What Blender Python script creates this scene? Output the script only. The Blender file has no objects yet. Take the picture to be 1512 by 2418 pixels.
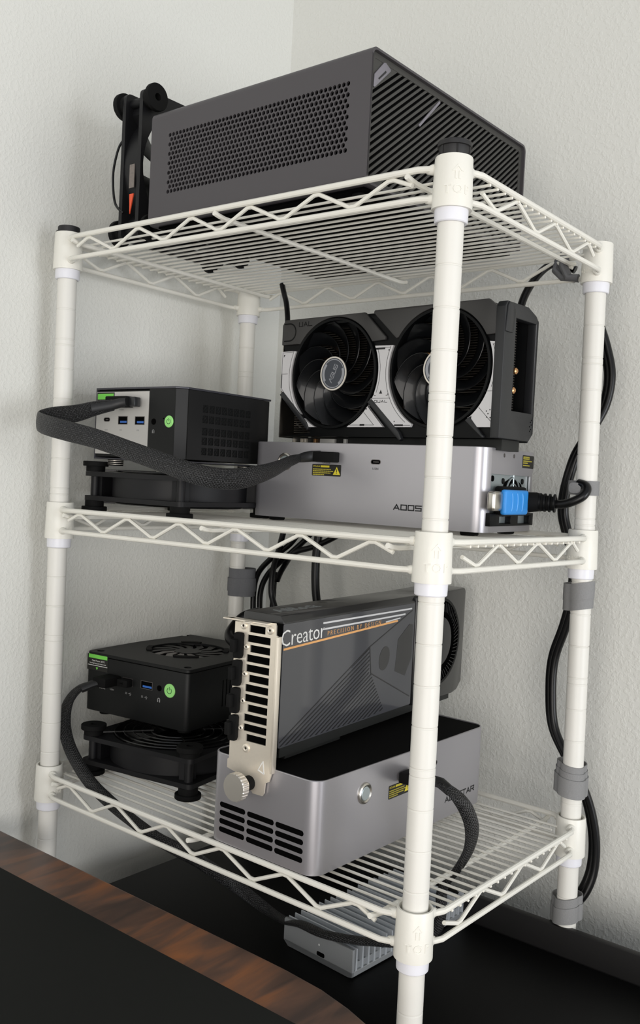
import bpy, bmesh, math, random
from mathutils import Vector, Matrix
from mathutils.geometry import delaunay_2d_cdt
random.seed(7)
PI = math.pi
S = bpy.context.scene
COL = S.collection

# ------------------------------------------------------------------ camera, world, lights, exposure
cam_d = bpy.data.cameras.new('camera'); cam = bpy.data.objects.new('camera', cam_d); COL.objects.link(cam)
R0 = (0.77848219, 0.62575775, 0.04891542)
R1 = (0.06059843, 0.0026377, -0.99815874)
R2 = (-0.62473459, 0.780013, -0.03586654)
cam.matrix_world = Matrix(((R0[0], -R1[0], -R2[0], 0.2996758), (R0[1], -R1[1], -R2[1], -0.4867386),
                           (R0[2], -R1[2], -R2[2], 0.2993084), (0, 0, 0, 1)))
cam_d.sensor_fit = 'VERTICAL'; cam_d.sensor_height = 24.0; cam_d.lens = 24.0 * 2202.9 / 2418.0
cam_d.clip_start = 0.01; cam_d.clip_end = 50
cam_d.dof.use_dof = True; cam_d.dof.focus_distance = 0.62; cam_d.dof.aperture_fstop = 26.0
S.camera = cam

wd = bpy.data.worlds.new('world'); S.world = wd; wd.use_nodes = True
bg = wd.node_tree.nodes['Background']; bg.inputs[0].default_value = (0.87, 0.905, 0.95, 1); bg.inputs[1].default_value = 0.56

def area(name, loc, target, sx, sy, power, color):
    d = bpy.data.lights.new(name, 'AREA'); d.shape = 'RECTANGLE'; d.size = sx; d.size_y = sy
    d.energy = power; d.color = color
    o = bpy.data.objects.new(name, d); COL.objects.link(o); o.location = loc
    o.rotation_euler = (Vector(target) - Vector(loc)).to_track_quat('-Z', 'Y').to_euler()
    return o
# window far along the right-hand wall (cool daylight) and a warmer one behind the camera's right shoulder
area('window_light_cool', (2.2, -0.05, 0.10), (-0.3, 0.0, 0.0), 1.0, 1.1, 26, (0.93, 0.955, 1.0))
area('window_light_warm', (0.85, -1.5, 0.14), (-0.2, 0.1, -0.05), 1.4, 1.0, 20, (1.0, 0.95, 0.89))
S.view_settings.view_transform = 'Standard'; S.view_settings.look = 'None'
S.view_settings.gamma = 1.0; S.view_settings.use_curve_mapping = False; S.view_settings.exposure = 0.0

# ------------------------------------------------------------------ materials
def lin(c): c = c / 255.0; return c / 12.92 if c <= .04045 else ((c + .055) / 1.055) ** 2.4
def rgb(r, g, b): return (lin(r), lin(g), lin(b), 1)
MAT = {}
def mat(name, col, rough=0.5, metal=0.0, noise=0.0, nscale=300.0, bump=0.0, bscale=400.0, coat=0.0, spec=0.5, bdist=0.0005):
    m = bpy.data.materials.new(name); m.use_nodes = True; nt = m.node_tree; b = nt.nodes['Principled BSDF']
    b.inputs['Roughness'].default_value = rough; b.inputs['Metallic'].default_value = metal
    b.inputs['Coat Weight'].default_value = coat; b.inputs['Coat Roughness'].default_value = 0.08
    b.inputs['Specular IOR Level'].default_value = spec
    b.inputs['Base Color'].default_value = col
    tc = nt.nodes.new('ShaderNodeTexCoord')
    if noise > 0:
        n = nt.nodes.new('ShaderNodeTexNoise'); n.inputs['Scale'].default_value = nscale; n.inputs['Detail'].default_value = 3
        nt.links.new(tc.outputs['Object'], n.inputs['Vector'])
        mx = nt.nodes.new('ShaderNodeMix'); mx.data_type = 'RGBA'
        mx.inputs[6].default_value = tuple(max(0, c * (1 - noise)) for c in col[:3]) + (1,)
        mx.inputs[7].default_value = tuple(min(1, c * (1 + noise)) for c in col[:3]) + (1,)
        nt.links.new(n.outputs['Fac'], mx.inputs[0]); nt.links.new(mx.outputs[2], b.inputs['Base Color'])
    if bump > 0:
        n2 = nt.nodes.new('ShaderNodeTexNoise'); n2.inputs['Scale'].default_value = bscale; n2.inputs['Detail'].default_value = 2
        nt.links.new(tc.outputs['Object'], n2.inputs['Vector'])
        bp = nt.nodes.new('ShaderNodeBump'); bp.inputs['Strength'].default_value = bump; bp.inputs['Distance'].default_value = bdist
        nt.links.new(n2.outputs['Fac'], bp.inputs['Height']); nt.links.new(bp.outputs[0], b.inputs['Normal'])
    MAT[name] = m; return m

mat('rack_white', rgb(228, 226, 217), 0.38, noise=0.03, nscale=60, bump=0.12, bscale=500)
mat('post_white', rgb(222, 220, 213), 0.42, noise=0.02, nscale=80)
mat('clip_white', rgb(226, 226, 232), 0.35)
mat('cap_black', rgb(24, 23, 24), 0.55)
mat('case_gray', rgb(80, 77, 80), 0.42, metal=0.35, noise=0.05, nscale=2500)
mat('case_bar', rgb(58, 57, 54), 0.6, noise=0.18, nscale=1800)
mat('dark_hollow', rgb(3, 3, 3), 0.9, spec=0.05)
mat('badge', rgb(128, 125, 132), 0.5, metal=0.3)
mat('rubber', rgb(12, 12, 12), 0.75, noise=0.1, nscale=900, spec=.18)
mat('fan_plastic', rgb(20, 20, 22), 0.5, spec=.3, noise=0.12, nscale=1200)
mat('fan_dark', rgb(8, 8, 9), 0.4, spec=.2)
mat('wire_black', rgb(20, 20, 20), 0.25)
mat('orange', rgb(225, 84, 48), 0.5)
mat('sticker_gray', rgb(120, 112, 106), 0.6, noise=0.3, nscale=500)
mat('dock_metal', rgb(176, 174, 178), 0.32, metal=0.65, noise=0.04, nscale=2500)
mat('dock_top', rgb(5, 5, 5), 0.85, spec=0.12)
mat('black_print', rgb(24, 24, 26), 0.5)
mat('steel', rgb(196, 192, 184), 0.28, metal=1.0)
mat('bracket', rgb(234, 225, 210), 0.34, metal=0.6, noise=0.04, nscale=400)
mat('brushed', rgb(214, 209, 200), 0.36, metal=.8)
mat('silver_face', rgb(196, 194, 190), 0.45, metal=0.25, noise=0.02, nscale=1500)
mat('pc_black', rgb(18, 19, 19), 0.5, spec=.3, noise=0.12, nscale=2200)
mat('pc_side', rgb(24, 24, 24), 0.5, metal=0.2, noise=0.08, nscale=2200)
mat('lid_gray', rgb(74, 74, 80), 0.35, metal=0.4)
mat('green_btn', rgb(152, 222, 128), 0.45)
mat('green_sticker', rgb(120, 212, 84), 0.45)
mat('green_dark', rgb(44, 92, 40), 0.5)
mat('print_white', rgb(226, 226, 224), 0.5)
mat('print_gray', rgb(148, 148, 148), 0.5)
mat('usb_blue', rgb(46, 104, 190), 0.4)
mat('port_metal', rgb(110, 105, 104), 0.35, metal=0.8)
mat('yellow', rgb(214, 198, 50), 0.5)
mat('yellow_dim', rgb(176, 164, 52), 0.5)
mat('label_black', rgb(24, 23, 18), 0.5)
mat('gpu_gray', rgb(56, 55, 54), 0.5, noise=0.15, nscale=2000)
mat('gpu_black', rgb(8, 9, 10), 0.42, spec=0.18)
mat('gpu_end', rgb(34, 35, 37), 0.35)
mat('blade', rgb(12, 13, 15), 0.30, spec=.22, coat=.2)
mat('gpu_white', rgb(208, 207, 208), 0.45)
mat('hub_ring', rgb(222, 216, 206), 0.3, metal=0.4)
mat('hub_face', rgb(66, 70, 78), 0.35, metal=0.3)
mat('hub_silver', rgb(158, 160, 166), 0.35, metal=0.3)
mat('copper', rgb(206, 158, 112), 0.3, metal=0.9)
mat('fin', rgb(84, 80, 74), 0.4, metal=0.7)
mat('pcb', rgb(16, 18, 17), 0.5)
mat('film', rgb(58, 59, 64), 0.45, coat=0.9, noise=0.05, nscale=1500, bump=0.06, bscale=35, bdist=0.002)
mat('film_line', rgb(20, 20, 23), 0.4, coat=0.5)
mat('film_light', rgb(78, 80, 86), 0.4, coat=0.7)
mat('film_mid', rgb(26, 26, 28), 0.4, coat=0.7)
mat('gold', rgb(226, 168, 106), 0.45)
mat('line_silver', rgb(205, 205, 206), 0.4)
mat('gpu2_black', rgb(16, 16, 17), 0.35, coat=0.6, noise=0.2, nscale=60)
mat('logo_gray', rgb(118, 122, 122), 0.4)
mat('blue_tag', rgb(48, 142, 222), 0.5)
mat('blue_light', rgb(96, 172, 236), 0.5)
mat('psu_metal', rgb(178, 188, 190), 0.35, metal=0.7)
mat('cable_black', rgb(5, 5, 6), 0.33, spec=.35)
mat('heatshrink', rgb(30, 30, 31), 0.5, bump=0.2, bscale=120)
mat('velcro', rgb(132, 132, 132), 0.9, noise=0.12, nscale=900, bump=0.3, bscale=1500)
mat('velcro_dark', rgb(104, 105, 108), 0.9, noise=0.12, nscale=900, bump=0.3, bscale=1500)
mat('alu', rgb(205, 210, 215), 0.4, metal=0.35)
mat('alu_face', rgb(160, 163, 165), 0.5, metal=0.35, noise=0.08, nscale=1500)
mat('cabinet', rgb(9, 9, 9), 0.5, noise=0.12, nscale=700, spec=0.12)
mat('cabinet_rail', rgb(25, 24, 24), 0.5, noise=0.12, nscale=700, spec=0.3)
mat('desk_mat', rgb(29, 30, 28), 0.8, noise=0.15, nscale=2500, spec=0.15)
mat('floor', rgb(120, 108, 96), 0.8, noise=0.1, nscale=50)

def walls():
    m = bpy.data.materials.new('painted_wall'); m.use_nodes = True; nt = m.node_tree; b = nt.nodes['Principled BSDF']
    b.inputs['Base Color'].default_value = rgb(222, 222, 216); b.inputs['Roughness'].default_value = 0.55
    b.inputs['Specular IOR Level'].default_value = 0.35
    tc = nt.nodes.new('ShaderNodeTexCoord')
    n1 = nt.nodes.new('ShaderNodeTexNoise'); n1.inputs['Scale'].default_value = 300; n1.inputs['Detail'].default_value = 2.5; n1.inputs['Roughness'].default_value = .55
    n2 = nt.nodes.new('ShaderNodeTexNoise'); n2.inputs['Scale'].default_value = 60; n2.inputs['Detail'].default_value = 1
    for n in (n1, n2): nt.links.new(tc.outputs['Object'], n.inputs['Vector'])
    r = nt.nodes.new('ShaderNodeMapRange'); r.inputs[1].default_value = .42; r.inputs[2].default_value = .68; r.interpolation_type = 'SMOOTHSTEP'
    nt.links.new(n1.outputs['Fac'], r.inputs[0])
    ad = nt.nodes.new('ShaderNodeMath'); ad.operation = 'ADD'; nt.links.new(r.outputs[0], ad.inputs[0]); nt.links.new(n2.outputs['Fac'], ad.inputs[1])
    bp = nt.nodes.new('ShaderNodeBump'); bp.inputs['Strength'].default_value = .27; bp.inputs['Distance'].default_value = .0008
    nt.links.new(ad.outputs[0], bp.inputs['Height']); nt.links.new(bp.outputs[0], b.inputs['Normal'])
    MAT['wall'] = m
walls()

def wood():
    m = bpy.data.materials.new('walnut'); m.use_nodes = True; nt = m.node_tree; b = nt.nodes['Principled BSDF']
    b.inputs['Roughness'].default_value = 0.42
    tc = nt.nodes.new('ShaderNodeTexCoord'); mp = nt.nodes.new('ShaderNodeMapping')
    mp.inputs['Scale'].default_value = (26, 5.5, 6); mp.inputs['Rotation'].default_value = (0, 0, .5)
    nt.links.new(tc.outputs['Object'], mp.inputs[0])
    n = nt.nodes.new('ShaderNodeTexNoise'); n.inputs['Scale'].default_value = 2.2; n.inputs['Detail'].default_value = 6; n.inputs['Distortion'].default_value = 1.2
    nt.links.new(mp.outputs[0], n.inputs['Vector'])
    n2 = nt.nodes.new('ShaderNodeTexNoise'); n2.inputs['Scale'].default_value = 9; n2.inputs['Detail'].default_value = 2
    nt.links.new(tc.outputs['Object'], n2.inputs['Vector'])
    n3 = nt.nodes.new('ShaderNodeTexNoise'); n3.inputs['Scale'].default_value = 900
    nt.links.new(tc.outputs['Object'], n3.inputs['Vector'])
    a = nt.nodes.new('ShaderNodeMath'); a.operation = 'MULTIPLY_ADD'; a.inputs[1].default_value = .55
    nt.links.new(n.outputs['Fac'], a.inputs[0])
    a2 = nt.nodes.new('ShaderNodeMath'); a2.operation = 'MULTIPLY_ADD'; a2.inputs[1].default_value = .75; a2.inputs[2].default_value = -.18
    nt.links.new(n2.outputs['Fac'], a2.inputs[0]); nt.links.new(a2.outputs[0], a.inputs[2])
    cr = nt.nodes.new('ShaderNodeValToRGB'); e = cr.color_ramp.elements
    e[0].position = .32; e[0].color = rgb(58, 40, 32); e[1].position = .66; e[1].color = rgb(152, 92, 48)
    e2 = e.new(.46); e2.color = rgb(96, 66, 50)
    nt.links.new(a.outputs[0], cr.inputs[0]); nt.links.new(cr.outputs[0], b.inputs['Base Color'])
    MAT['walnut'] = m
wood()

def braid():
    m = bpy.data.materials.new('braided_sleeve'); m.use_nodes = True; nt = m.node_tree; b = nt.nodes['Principled BSDF']
    uv = nt.nodes.new('ShaderNodeUVMap'); sp = nt.nodes.new('ShaderNodeSeparateXYZ'); nt.links.new(uv.outputs[0], sp.inputs[0])
    def M(op, a, bb=None, c=None):
        n = nt.nodes.new('ShaderNodeMath'); n.operation = op
        for i, x in enumerate((a, bb, c)):
            if x is None: continue
            if isinstance(x, (int, float)): n.inputs[i].default_value = x
            else: nt.links.new(x, n.inputs[i])
        return n.outputs[0]
    u, v = sp.outputs[0], sp.outputs[1]      # both in mm
    k = 2 * PI / 2.3
    s1 = M('SINE', M('MULTIPLY', M('ADD', M('MULTIPLY', u, 1.25), v), k)); s2 = M('SINE', M('MULTIPLY', M('SUBTRACT', M('MULTIPLY', u, 1.25), v), k))
    h = M('MAXIMUM', s1, s2)
    f1 = M('SINE', M('MULTIPLY', M('SUBTRACT', M('MULTIPLY', u, 1.25), v), k * 5))
    nz = nt.nodes.new('ShaderNodeTexNoise'); nz.inputs['Scale'].default_value = 1.1; nt.links.new(uv.outputs[0], nz.inputs['Vector'])
    spk = M('GREATER_THAN', M('MULTIPLY', M('MULTIPLY', s1, s2), nz.outputs['Fac']), .40)
    cr = nt.nodes.new('ShaderNodeMix'); cr.data_type = 'RGBA'; cr.inputs[6].default_value = rgb(11, 11, 12); cr.inputs[7].default_value = rgb(104, 104, 106)
    nt.links.new(spk, cr.inputs[0]); nt.links.new(cr.outputs[2], b.inputs['Base Color'])
    b.inputs['Roughness'].default_value = .35
    bp = nt.nodes.new('ShaderNodeBump'); bp.inputs['Strength'].default_value = .8; bp.inputs['Distance'].default_value = .0004
    nt.links.new(M('ADD', h, M('MULTIPLY', f1, .15)), bp.inputs['Height']); nt.links.new(bp.outputs[0], b.inputs['Normal'])
    MAT['braid'] = m
braid()

# ------------------------------------------------------------------ mesh helpers (all in mm)
X, Y, Z = Vector((1, 0, 0)), Vector((0, 1, 0)), Vector((0, 0, 1))
def V(*a): return Vector(a)
class MB:
    def __init__(s): s.v = []; s.f = []; s.uv = {}
    def add(s, vs, fs, uvs=None):
        o = len(s.v); s.v += [Vector(p) for p in vs]
        for i, f in enumerate(fs):
            if uvs: s.uv[len(s.f)] = uvs[i]
            s.f.append([j + o for j in f])
        return s
    def box(s, x0, x1, y0, y1, z0, z1):
        return s.add([(x, y, z) for z in (z0, z1) for y in (y0, y1) for x in (x0, x1)],
                     [(0, 2, 3, 1), (4, 5, 7, 6), (0, 1, 5, 4), (2, 6, 7, 3), (0, 4, 6, 2), (1, 3, 7, 5)])
    def lathe(s, prof, c=(0, 0, 0), axis=Z, n=24, a0=0, closed=False):
        c = Vector(c); axis = Vector(axis).normalized(); u = axis.orthogonal().normalized(); w = axis.cross(u)
        vs = []; fs = []
        for r, h in prof:
            for i in range(n):
                a = a0 + 2 * PI * i / n; vs.append(c + axis * h + (u * math.cos(a) + w * math.sin(a)) * r)
        m = len(prof)
        for k in range(m - (0 if closed else 1)):
            k2 = (k + 1) % m
            for i in range(n):
                j = (i + 1) % n; fs.append((k * n + i, k * n + j, k2 * n + j, k2 * n + i))
        if not closed:
            if prof[0][0] > 1e-6: fs.append(tuple(range(n))[::-1])
            if prof[-1][0] > 1e-6: fs.append(tuple((m - 1) * n + i for i in range(n)))
        return s.add(vs, fs)
    def cyl(s, c, axis, r, h, n=20, ch=0):
        p = [(r, 0), (r, h)] if ch == 0 else [(r - ch, 0), (r, ch), (r, h - ch), (r - ch, h)]
        return s.lathe(p, c, axis, n)
    def rod(s, a, b, r, n=8):
        a, b = Vector(a), Vector(b); d = b - a; L = d.length
        return s.lathe([(r * .6, -r * .3), (r, 0), (r, L), (r * .6, L + r * .3)], a, d, n)
    def tube(s, path, r, n=8, closed=False, flat=None, up=None, rs=None):
        P = [Vector(p) for p in path]; m = len(P); vs = []; fs = []; uvs = []
        T = []
        for i in range(m):
            a = P[(i - 1) % m] if closed or i else P[0]; b = P[(i + 1) % m] if closed or i < m - 1 else P[-1]
            T.append((b - a).normalized())
        nrm = T[0].orthogonal()
        dist = [0]
        for i in range(1, m): dist.append(dist[-1] + (P[i] - P[i - 1]).length)
        for i in range(m):
            if up is not None: nrm = Vector(up[i] if isinstance(up[0], (tuple, Vector)) else up)
            nrm = (nrm - T[i] * nrm.dot(T[i])).normalized(); bi = T[i].cross(nrm)
            k = rs[i] if rs else 1
            ra, rb = (r * k, r * k) if flat is None else (flat[0] * (k if not isinstance(k, tuple) else k[0]), flat[1] * (1 if not isinstance(k, tuple) else k[1]))
            for j in range(n):
                a = 2 * PI * j / n; vs.append(P[i] + nrm * math.cos(a) * ra + bi * math.sin(a) * rb)
        per = 2 * PI * r if flat is None else 4 * max(flat)
        for i in range(m if closed else m - 1):
            i2 = (i + 1) % m
            for j in range(n):
                j2 = (j + 1) % n; fs.append((i * n + j, i * n + j2, i2 * n + j2, i2 * n + j))
                d2 = dist[i2] if i2 else dist[-1] + (P[0] - P[-1]).length
                uvs.append([(per * j / n, dist[i]), (per * (j + 1) / n, dist[i]), (per * (j + 1) / n, d2), (per * j / n, d2)])
        if not closed:
            fs.append(tuple(range(n))[::-1]); uvs.append([(0, 0)] * n)
            fs.append(tuple((m - 1) * n + j for j in range(n))); uvs.append([(0, 0)] * n)
        return s.add(vs, fs, uvs)
    def prism(s, O, U, W, N, poly, d0, d1, scale2=None):
        O, U, W, N = map(Vector, (O, U, W, N)); n = len(poly)
        A = [O + U * a + W * b + N * d0 for a, b in poly]
        p2 = poly
        if scale2:
            ca = sum(p[0] for p in poly) / n; cb = sum(p[1] for p in poly) / n
            p2 = [(ca + (a - ca) * scale2, cb + (b - cb) * scale2) for a, b in poly]
        B = [O + U * a + W * b + N * d1 for a, b in p2]
        return s.add(A + B, [tuple(range(n))[::-1], tuple(range(n, 2 * n))] + [(i, (i + 1) % n, n + (i + 1) % n, n + i) for i in range(n)])
    def plate(s, O, U, W, N, outer, holes, d0, d1):
        O, U, W, N = map(Vector, (O, U, W, N)); pts = []; ed = []
        for lp in [outer] + holes:
            o = len(pts); pts += [Vector(p) for p in lp]; ed.append([o + i for i in range(len(lp))])
        r = delaunay_2d_cdt(pts, [], ed, 2, 1e-5); v2, fc = r[0], r[2]; n = len(v2)
        A = [O + U * p[0] + W * p[1] + N * d0 for p in v2]; B = [O + U * p[0] + W * p[1] + N * d1 for p in v2]
        fs = [tuple(f)[::-1] for f in fc] + [tuple(i + n for i in f) for f in fc]
        cnt = {}
        for f in fc:
            for i in range(len(f)):
                a, b = f[i], f[(i + 1) % len(f)]; cnt.setdefault((min(a, b), max(a, b)), []).append((a, b))
        for k, l in cnt.items():
            if len(l) == 1: a, b = l[0]; fs.append((a, b, b + n, a + n))
        return s.add(A + B, fs)
    def build(s, name, m, parent=None, smooth=35, bevel=0, seg=2, loc=None, kind=None):
        me = bpy.data.meshes.new(name)
        me.from_pydata([v * .001 for v in s.v], [], s.f)
        if s.uv:
            L = me.uv_layers.new(name='UVMap')
            for p in me.polygons:
                if p.index in s.uv:
                    for li, c in zip(p.loop_indices, s.uv[p.index]): L.data[li].uv = c
        bm = bmesh.new(); bm.from_mesh(me)
        if bevel or not s.uv:
            bmesh.ops.recalc_face_normals(bm, faces=bm.faces)
        if bevel:
            es = [e for e in bm.edges if len(e.link_faces) == 2 and e.calc_face_angle(0) > .5]
            bmesh.ops.bevel(bm, geom=es, offset=bevel * .001, offset_type='OFFSET', segments=seg, profile=.5, affect='EDGES', clamp_overlap=True)
        bm.to_mesh(me); bm.free()
        if smooth:
            for p in me.polygons: p.use_smooth = True
            me.set_sharp_from_angle(angle=math.radians(smooth))
        me.materials.append(MAT[m])
        o = bpy.data.objects.new(name, me); COL.objects.link(o)
        if parent: o.parent = parent
        if loc: o.location = [c * .001 for c in loc]
        if kind: o['kind'] = kind
        return o
def root(name, loc, yaw, label, cat, group=None, rot=None):
    o = bpy.data.objects.new(name, None); COL.objects.link(o); o.location = [c * .001 for c in loc]
    o.rotation_euler = rot if rot else (0, 0, yaw); o.empty_display_size = .02
    return tag(o, label, cat, group)
def tag(o, label, cat, group=None):
    o['label'] = label; o['category'] = cat
    if group: o['group'] = group
    return o
def copy_tree(o, parent=None):
    c = o.copy(); COL.objects.link(c); c.parent = parent
    for ch in list(o.children): copy_tree(ch, c)
    return c
def again(o, parent, loc):                       # one more of the same part, sharing its mesh
    c = o.copy(); COL.objects.link(c); c.parent = parent; c.location = [k * .001 for k in loc]; return c
def circ(c, r, n=32, a0=0): return [(c[0] + r * math.cos(a0 + 2 * PI * i / n), c[1] + r * math.sin(a0 + 2 * PI * i / n)) for i in range(n)]
def arc(c, r, a, b, n=12): return [(c[0] + r * math.cos(math.radians(a + (b - a) * i / n)), c[1] + r * math.sin(math.radians(a + (b - a) * i / n))) for i in range(n + 1)]
def rrect(x0, x1, y0, y1, r, n=4):
    o = []
    for cx, cy, a in ((x1 - r, y0 + r, -90), (x1 - r, y1 - r, 0), (x0 + r, y1 - r, 90), (x0 + r, y0 + r, 180)): o += arc((cx, cy), r, a, a + 90, n)
    return o
def rect(x0, x1, y0, y1): return [(x0, y0), (x1, y0), (x1, y1), (x0, y1)]
def clip(poly, conv):
    out = poly
    for i in range(len(conv)):
        a, b = conv[i], conv[(i + 1) % len(conv)]; inp = out; out = []
        sd = lambda p: (b[0] - a[0]) * (p[1] - a[1]) - (b[1] - a[1]) * (p[0] - a[0])
        for j in range(len(inp)):
            p, q = inp[j], inp[(j + 1) % len(inp)]; sp, sq = sd(p), sd(q)
            if sp >= 0: out.append(p)
            if (sp >= 0) != (sq >= 0): t = sp / (sp - sq); out.append((p[0] + t * (q[0] - p[0]), p[1] + t * (q[1] - p[1])))
        if len(out) < 3: return []
    return out
def spline(pts, n=8):
    P = [Vector(p) for p in pts]; P = [P[0] * 2 - P[1]] + P + [P[-1] * 2 - P[-2]]; out = []
    for i in range(1, len(P) - 2):
        for k in range(n):
            t = k / n; a, b, c, d = P[i - 1:i + 3]
            out.append(.5 * ((2 * b) + (c - a) * t + (2 * a - 5 * b + 4 * c - d) * t * t + (3 * b - a - 3 * c + d) * t ** 3))
    out.append(P[-2]); return out
def interp(vals, n=8):
    o = []
    for i in range(len(vals) - 1):
        for k in range(n): o.append(vals[i] + (vals[i + 1] - vals[i]) * k / n)
    return o + [vals[-1]]
TXT = {}
def text2d(txt, size, spacing=1.0, bold=0.0):
    key = (txt, size, spacing, bold)
    if key in TXT: return TXT[key]
    cu = bpy.data.curves.new('t', 'FONT'); cu.body = txt; cu.size = size; cu.align_x = 'CENTER'; cu.align_y = 'CENTER'
    cu.space_character = spacing; cu.resolution_u = 2; cu.offset = bold
    o = bpy.data.objects.new('t', cu); COL.objects.link(o); dg = bpy.context.evaluated_depsgraph_get(); dg.update()
    me = bpy.data.meshes.new_from_object(o.evaluated_get(dg)); vs = [tuple(v.co[:2]) for v in me.vertices]; fs = [tuple(p.vertices) for p in me.polygons]
    bpy.data.objects.remove(o); bpy.data.curves.remove(cu); bpy.data.meshes.remove(me)
    TXT[key] = (vs, fs); return vs, fs
def solid(mb, vs, fs, fn, d0, d1):
    n = len(vs); A = [fn(a, b, d0) for a, b in vs]; B = [fn(a, b, d1) for a, b in vs]; cnt = {}
    for f in fs:
        for i in range(len(f)):
            a, b = f[i], f[(i + 1) % len(f)]; cnt.setdefault((min(a, b), max(a, b)), []).append((a, b))
    out = [tuple(f)[::-1] for f in fs] + [tuple(i + n for i in f) for f in fs]
    for l in cnt.values():
        if len(l) == 1: a, b = l[0]; out.append((a, b, b + n, a + n))
    mb.add(A + B, out)
def ptext(mb, txt, size, O, U, W, N, d=.12, spacing=1.0, rot=0, bold=0.0):
    vs, fs = text2d(txt, size, spacing, bold); O, U, W, N = map(Vector, (O, U, W, N)); c, s_ = math.cos(rot), math.sin(rot)
    solid(mb, vs, fs, lambda a, b, t: O + U * (a * c - b * s_) + W * (a * s_ + b * c) + N * t, 0, d)
    return mb
GL = {'A': [[(0, 0), (.5, 1), (1, 0)], [(.3, .28), (.85, .28)]], 'O': [[(0, 0), (1, 0), (1, 1), (0, 1), (0, 0)]],
      'S': [[(0, 0), (1, 0), (1, .5), (0, .5), (0, 1), (1, 1)]], 'T': [[(0, 1), (1, 1)], [(.5, 0), (.5, 1)]],
      'R': [[(0, 0), (0, 1), (1, 1), (1, .45), (.3, .45)], [(.5, .45), (1, 0)]], 'U': [[(0, 1), (0, 0), (1, 0), (1, 1)]],
      'D': [[(0, 0), (.85, 0), (1, .15), (1, .85), (.85, 1), (0, 1), (0, .0)]], 'L': [[(0, 1), (0, 0), (1, 0)]],
      'V': [[(0, 0), (.62, 1), (1, .2)]]}
def strokes(mb, txt, w, h, gap, t, O, U, W, N, d=.12, rot=0, slant=0):
    O, U, W, N = map(Vector, (O, U, W, N)); c, s_ = math.cos(rot), math.sin(rot); tot = len(txt) * w + (len(txt) - 1) * gap
    for i, ch in enumerate(txt):
        for pl in GL[ch]:
            q = [(i * (w + gap) + a * w - tot / 2 + slant * (b - .5) * h, (b - .5) * h) for a, b in pl]
            for j in range(len(q) - 1):
                p0, p1 = Vector(q[j]), Vector(q[j + 1]); e = (p1 - p0).normalized(); nn = Vector((-e.y, e.x)) * t / 2; e = e * t / 2
                quad = [p0 - e - nn, p1 + e - nn, p1 + e + nn, p0 - e + nn]
                quad = [(p.x * c - p.y * s_, p.x * s_ + p.y * c) for p in quad]
                mb.prism(O, U, W, N, quad, 0, d)
    return mb

# ------------------------------------------------------------------ the setting
def struct(o): o['kind'] = 'structure'; return o
struct(MB().box(-430, -410, -1700, 328, -750, 1700).build('wall_left', 'wall', smooth=0))
struct(MB().box(-410, 3200, 308, 328, -750, 1700).build('wall_right', 'wall', smooth=0))
struct(MB().box(-430, 3200, -1700, 328, -770, -750).build('floor', 'floor', smooth=0))

# low black cabinet standing inside the rack
cb = root('cabinet', (126, 118, -750), 0, 'low black cabinet under the white rack with a raised back rail', 'cabinet')
m = MB().box(-474, 474, -105, 105, 80, 656); m.box(-464, 464, -98, 98, 0, 80); m.build('body', 'cabinet', cb, bevel=1)
MB().box(-476, 476, -106, 97, 658, 678).build('top_board', 'cabinet', cb, bevel=1.2)
MB().box(-476, 476, 99, 106, 640, 700).build('back_rail', 'cabinet_rail', cb, bevel=1)

# desk with walnut top
dk = root('desk', (-180, -400, -750), 0, 'walnut desk top with a rounded corner in the bottom left foreground', 'desk')
P_ = [(-226, -360)] + [(225, -360)] + arc((165, 292), 61, 0, 90, 14) + [(-226, 353)]
P_ = [(-226, -360), (226, -360), (226, 280)] + [(226 - 1, 292), (222, 303)] + [(216, 316), (206, 329), (191, 340), (174, 345.5), (150, 350.5), (120, 352.6), (90, 353)] + [(-226, 353)]
MB().prism((0, 0, 0), X, Y, Z, P_, 717, 745).build('desk_top', 'walnut', dk, bevel=3, seg=3)
for sx in (-200, 190):
    for sy in (-320, 250): MB().box(sx - 20, sx + 20, sy - 20, sy + 20, 0, 717).build('leg', 'cabinet', dk, bevel=2)
mt = MB().prism((0, 0, 0), X, Y, Z, rrect(-224, 206, -340, 308, 8), 0, 3).build('desk_mat', 'desk_mat', bevel=.8)
mt.location = (-.180, -.400, -.005); tag(mt, 'black desk mat lying on the walnut desk top', 'mat')

# ------------------------------------------------------------------ the wire rack
W_, D_ = 378.0, 225.5
CZ = {0: 0.0, 1: 230.5, 2: 456.3}
CN = {('N', 2): (-.2, -.1, 455.8), ('N', 1): (-.4, -.2, 232.2 - .8), ('N', 0): (.4, .2, -.6), ('L', 2): (-378.5, -.7, 457.9),
      ('L', 1): (-377.6, .6, 229.1), ('L', 0): (-377.8, .3, 1.2), ('R', 2): (-1.9, 224.7, 455.5), ('R', 1): (-.7, 225.2, 229.8),
      ('R', 0): (2.8, 226.7, -.8), ('B', 2): (-378.9, 224.7, 456.4), ('B', 1): (-377.6, 225.9, 229.4), ('B', 0): (-378, 226, .5)}
rack = root('wire_rack', (-189, 113, -750), 0, 'white three-tier wire rack holding the small computers and graphics cards', 'shelving rack')
RO = Vector((-189, 113, -750))
def RP(p): return Vector(p) - RO
ZB, ZT, OFF = 14.9, 32.8, 8.9
def grooves_for(k):
    top = CN[(k, 2)][2]; gz = []
    for i in range(-3, 46):
        z = top - 25.4 * i
        gz.append(z)
    return gz
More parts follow.
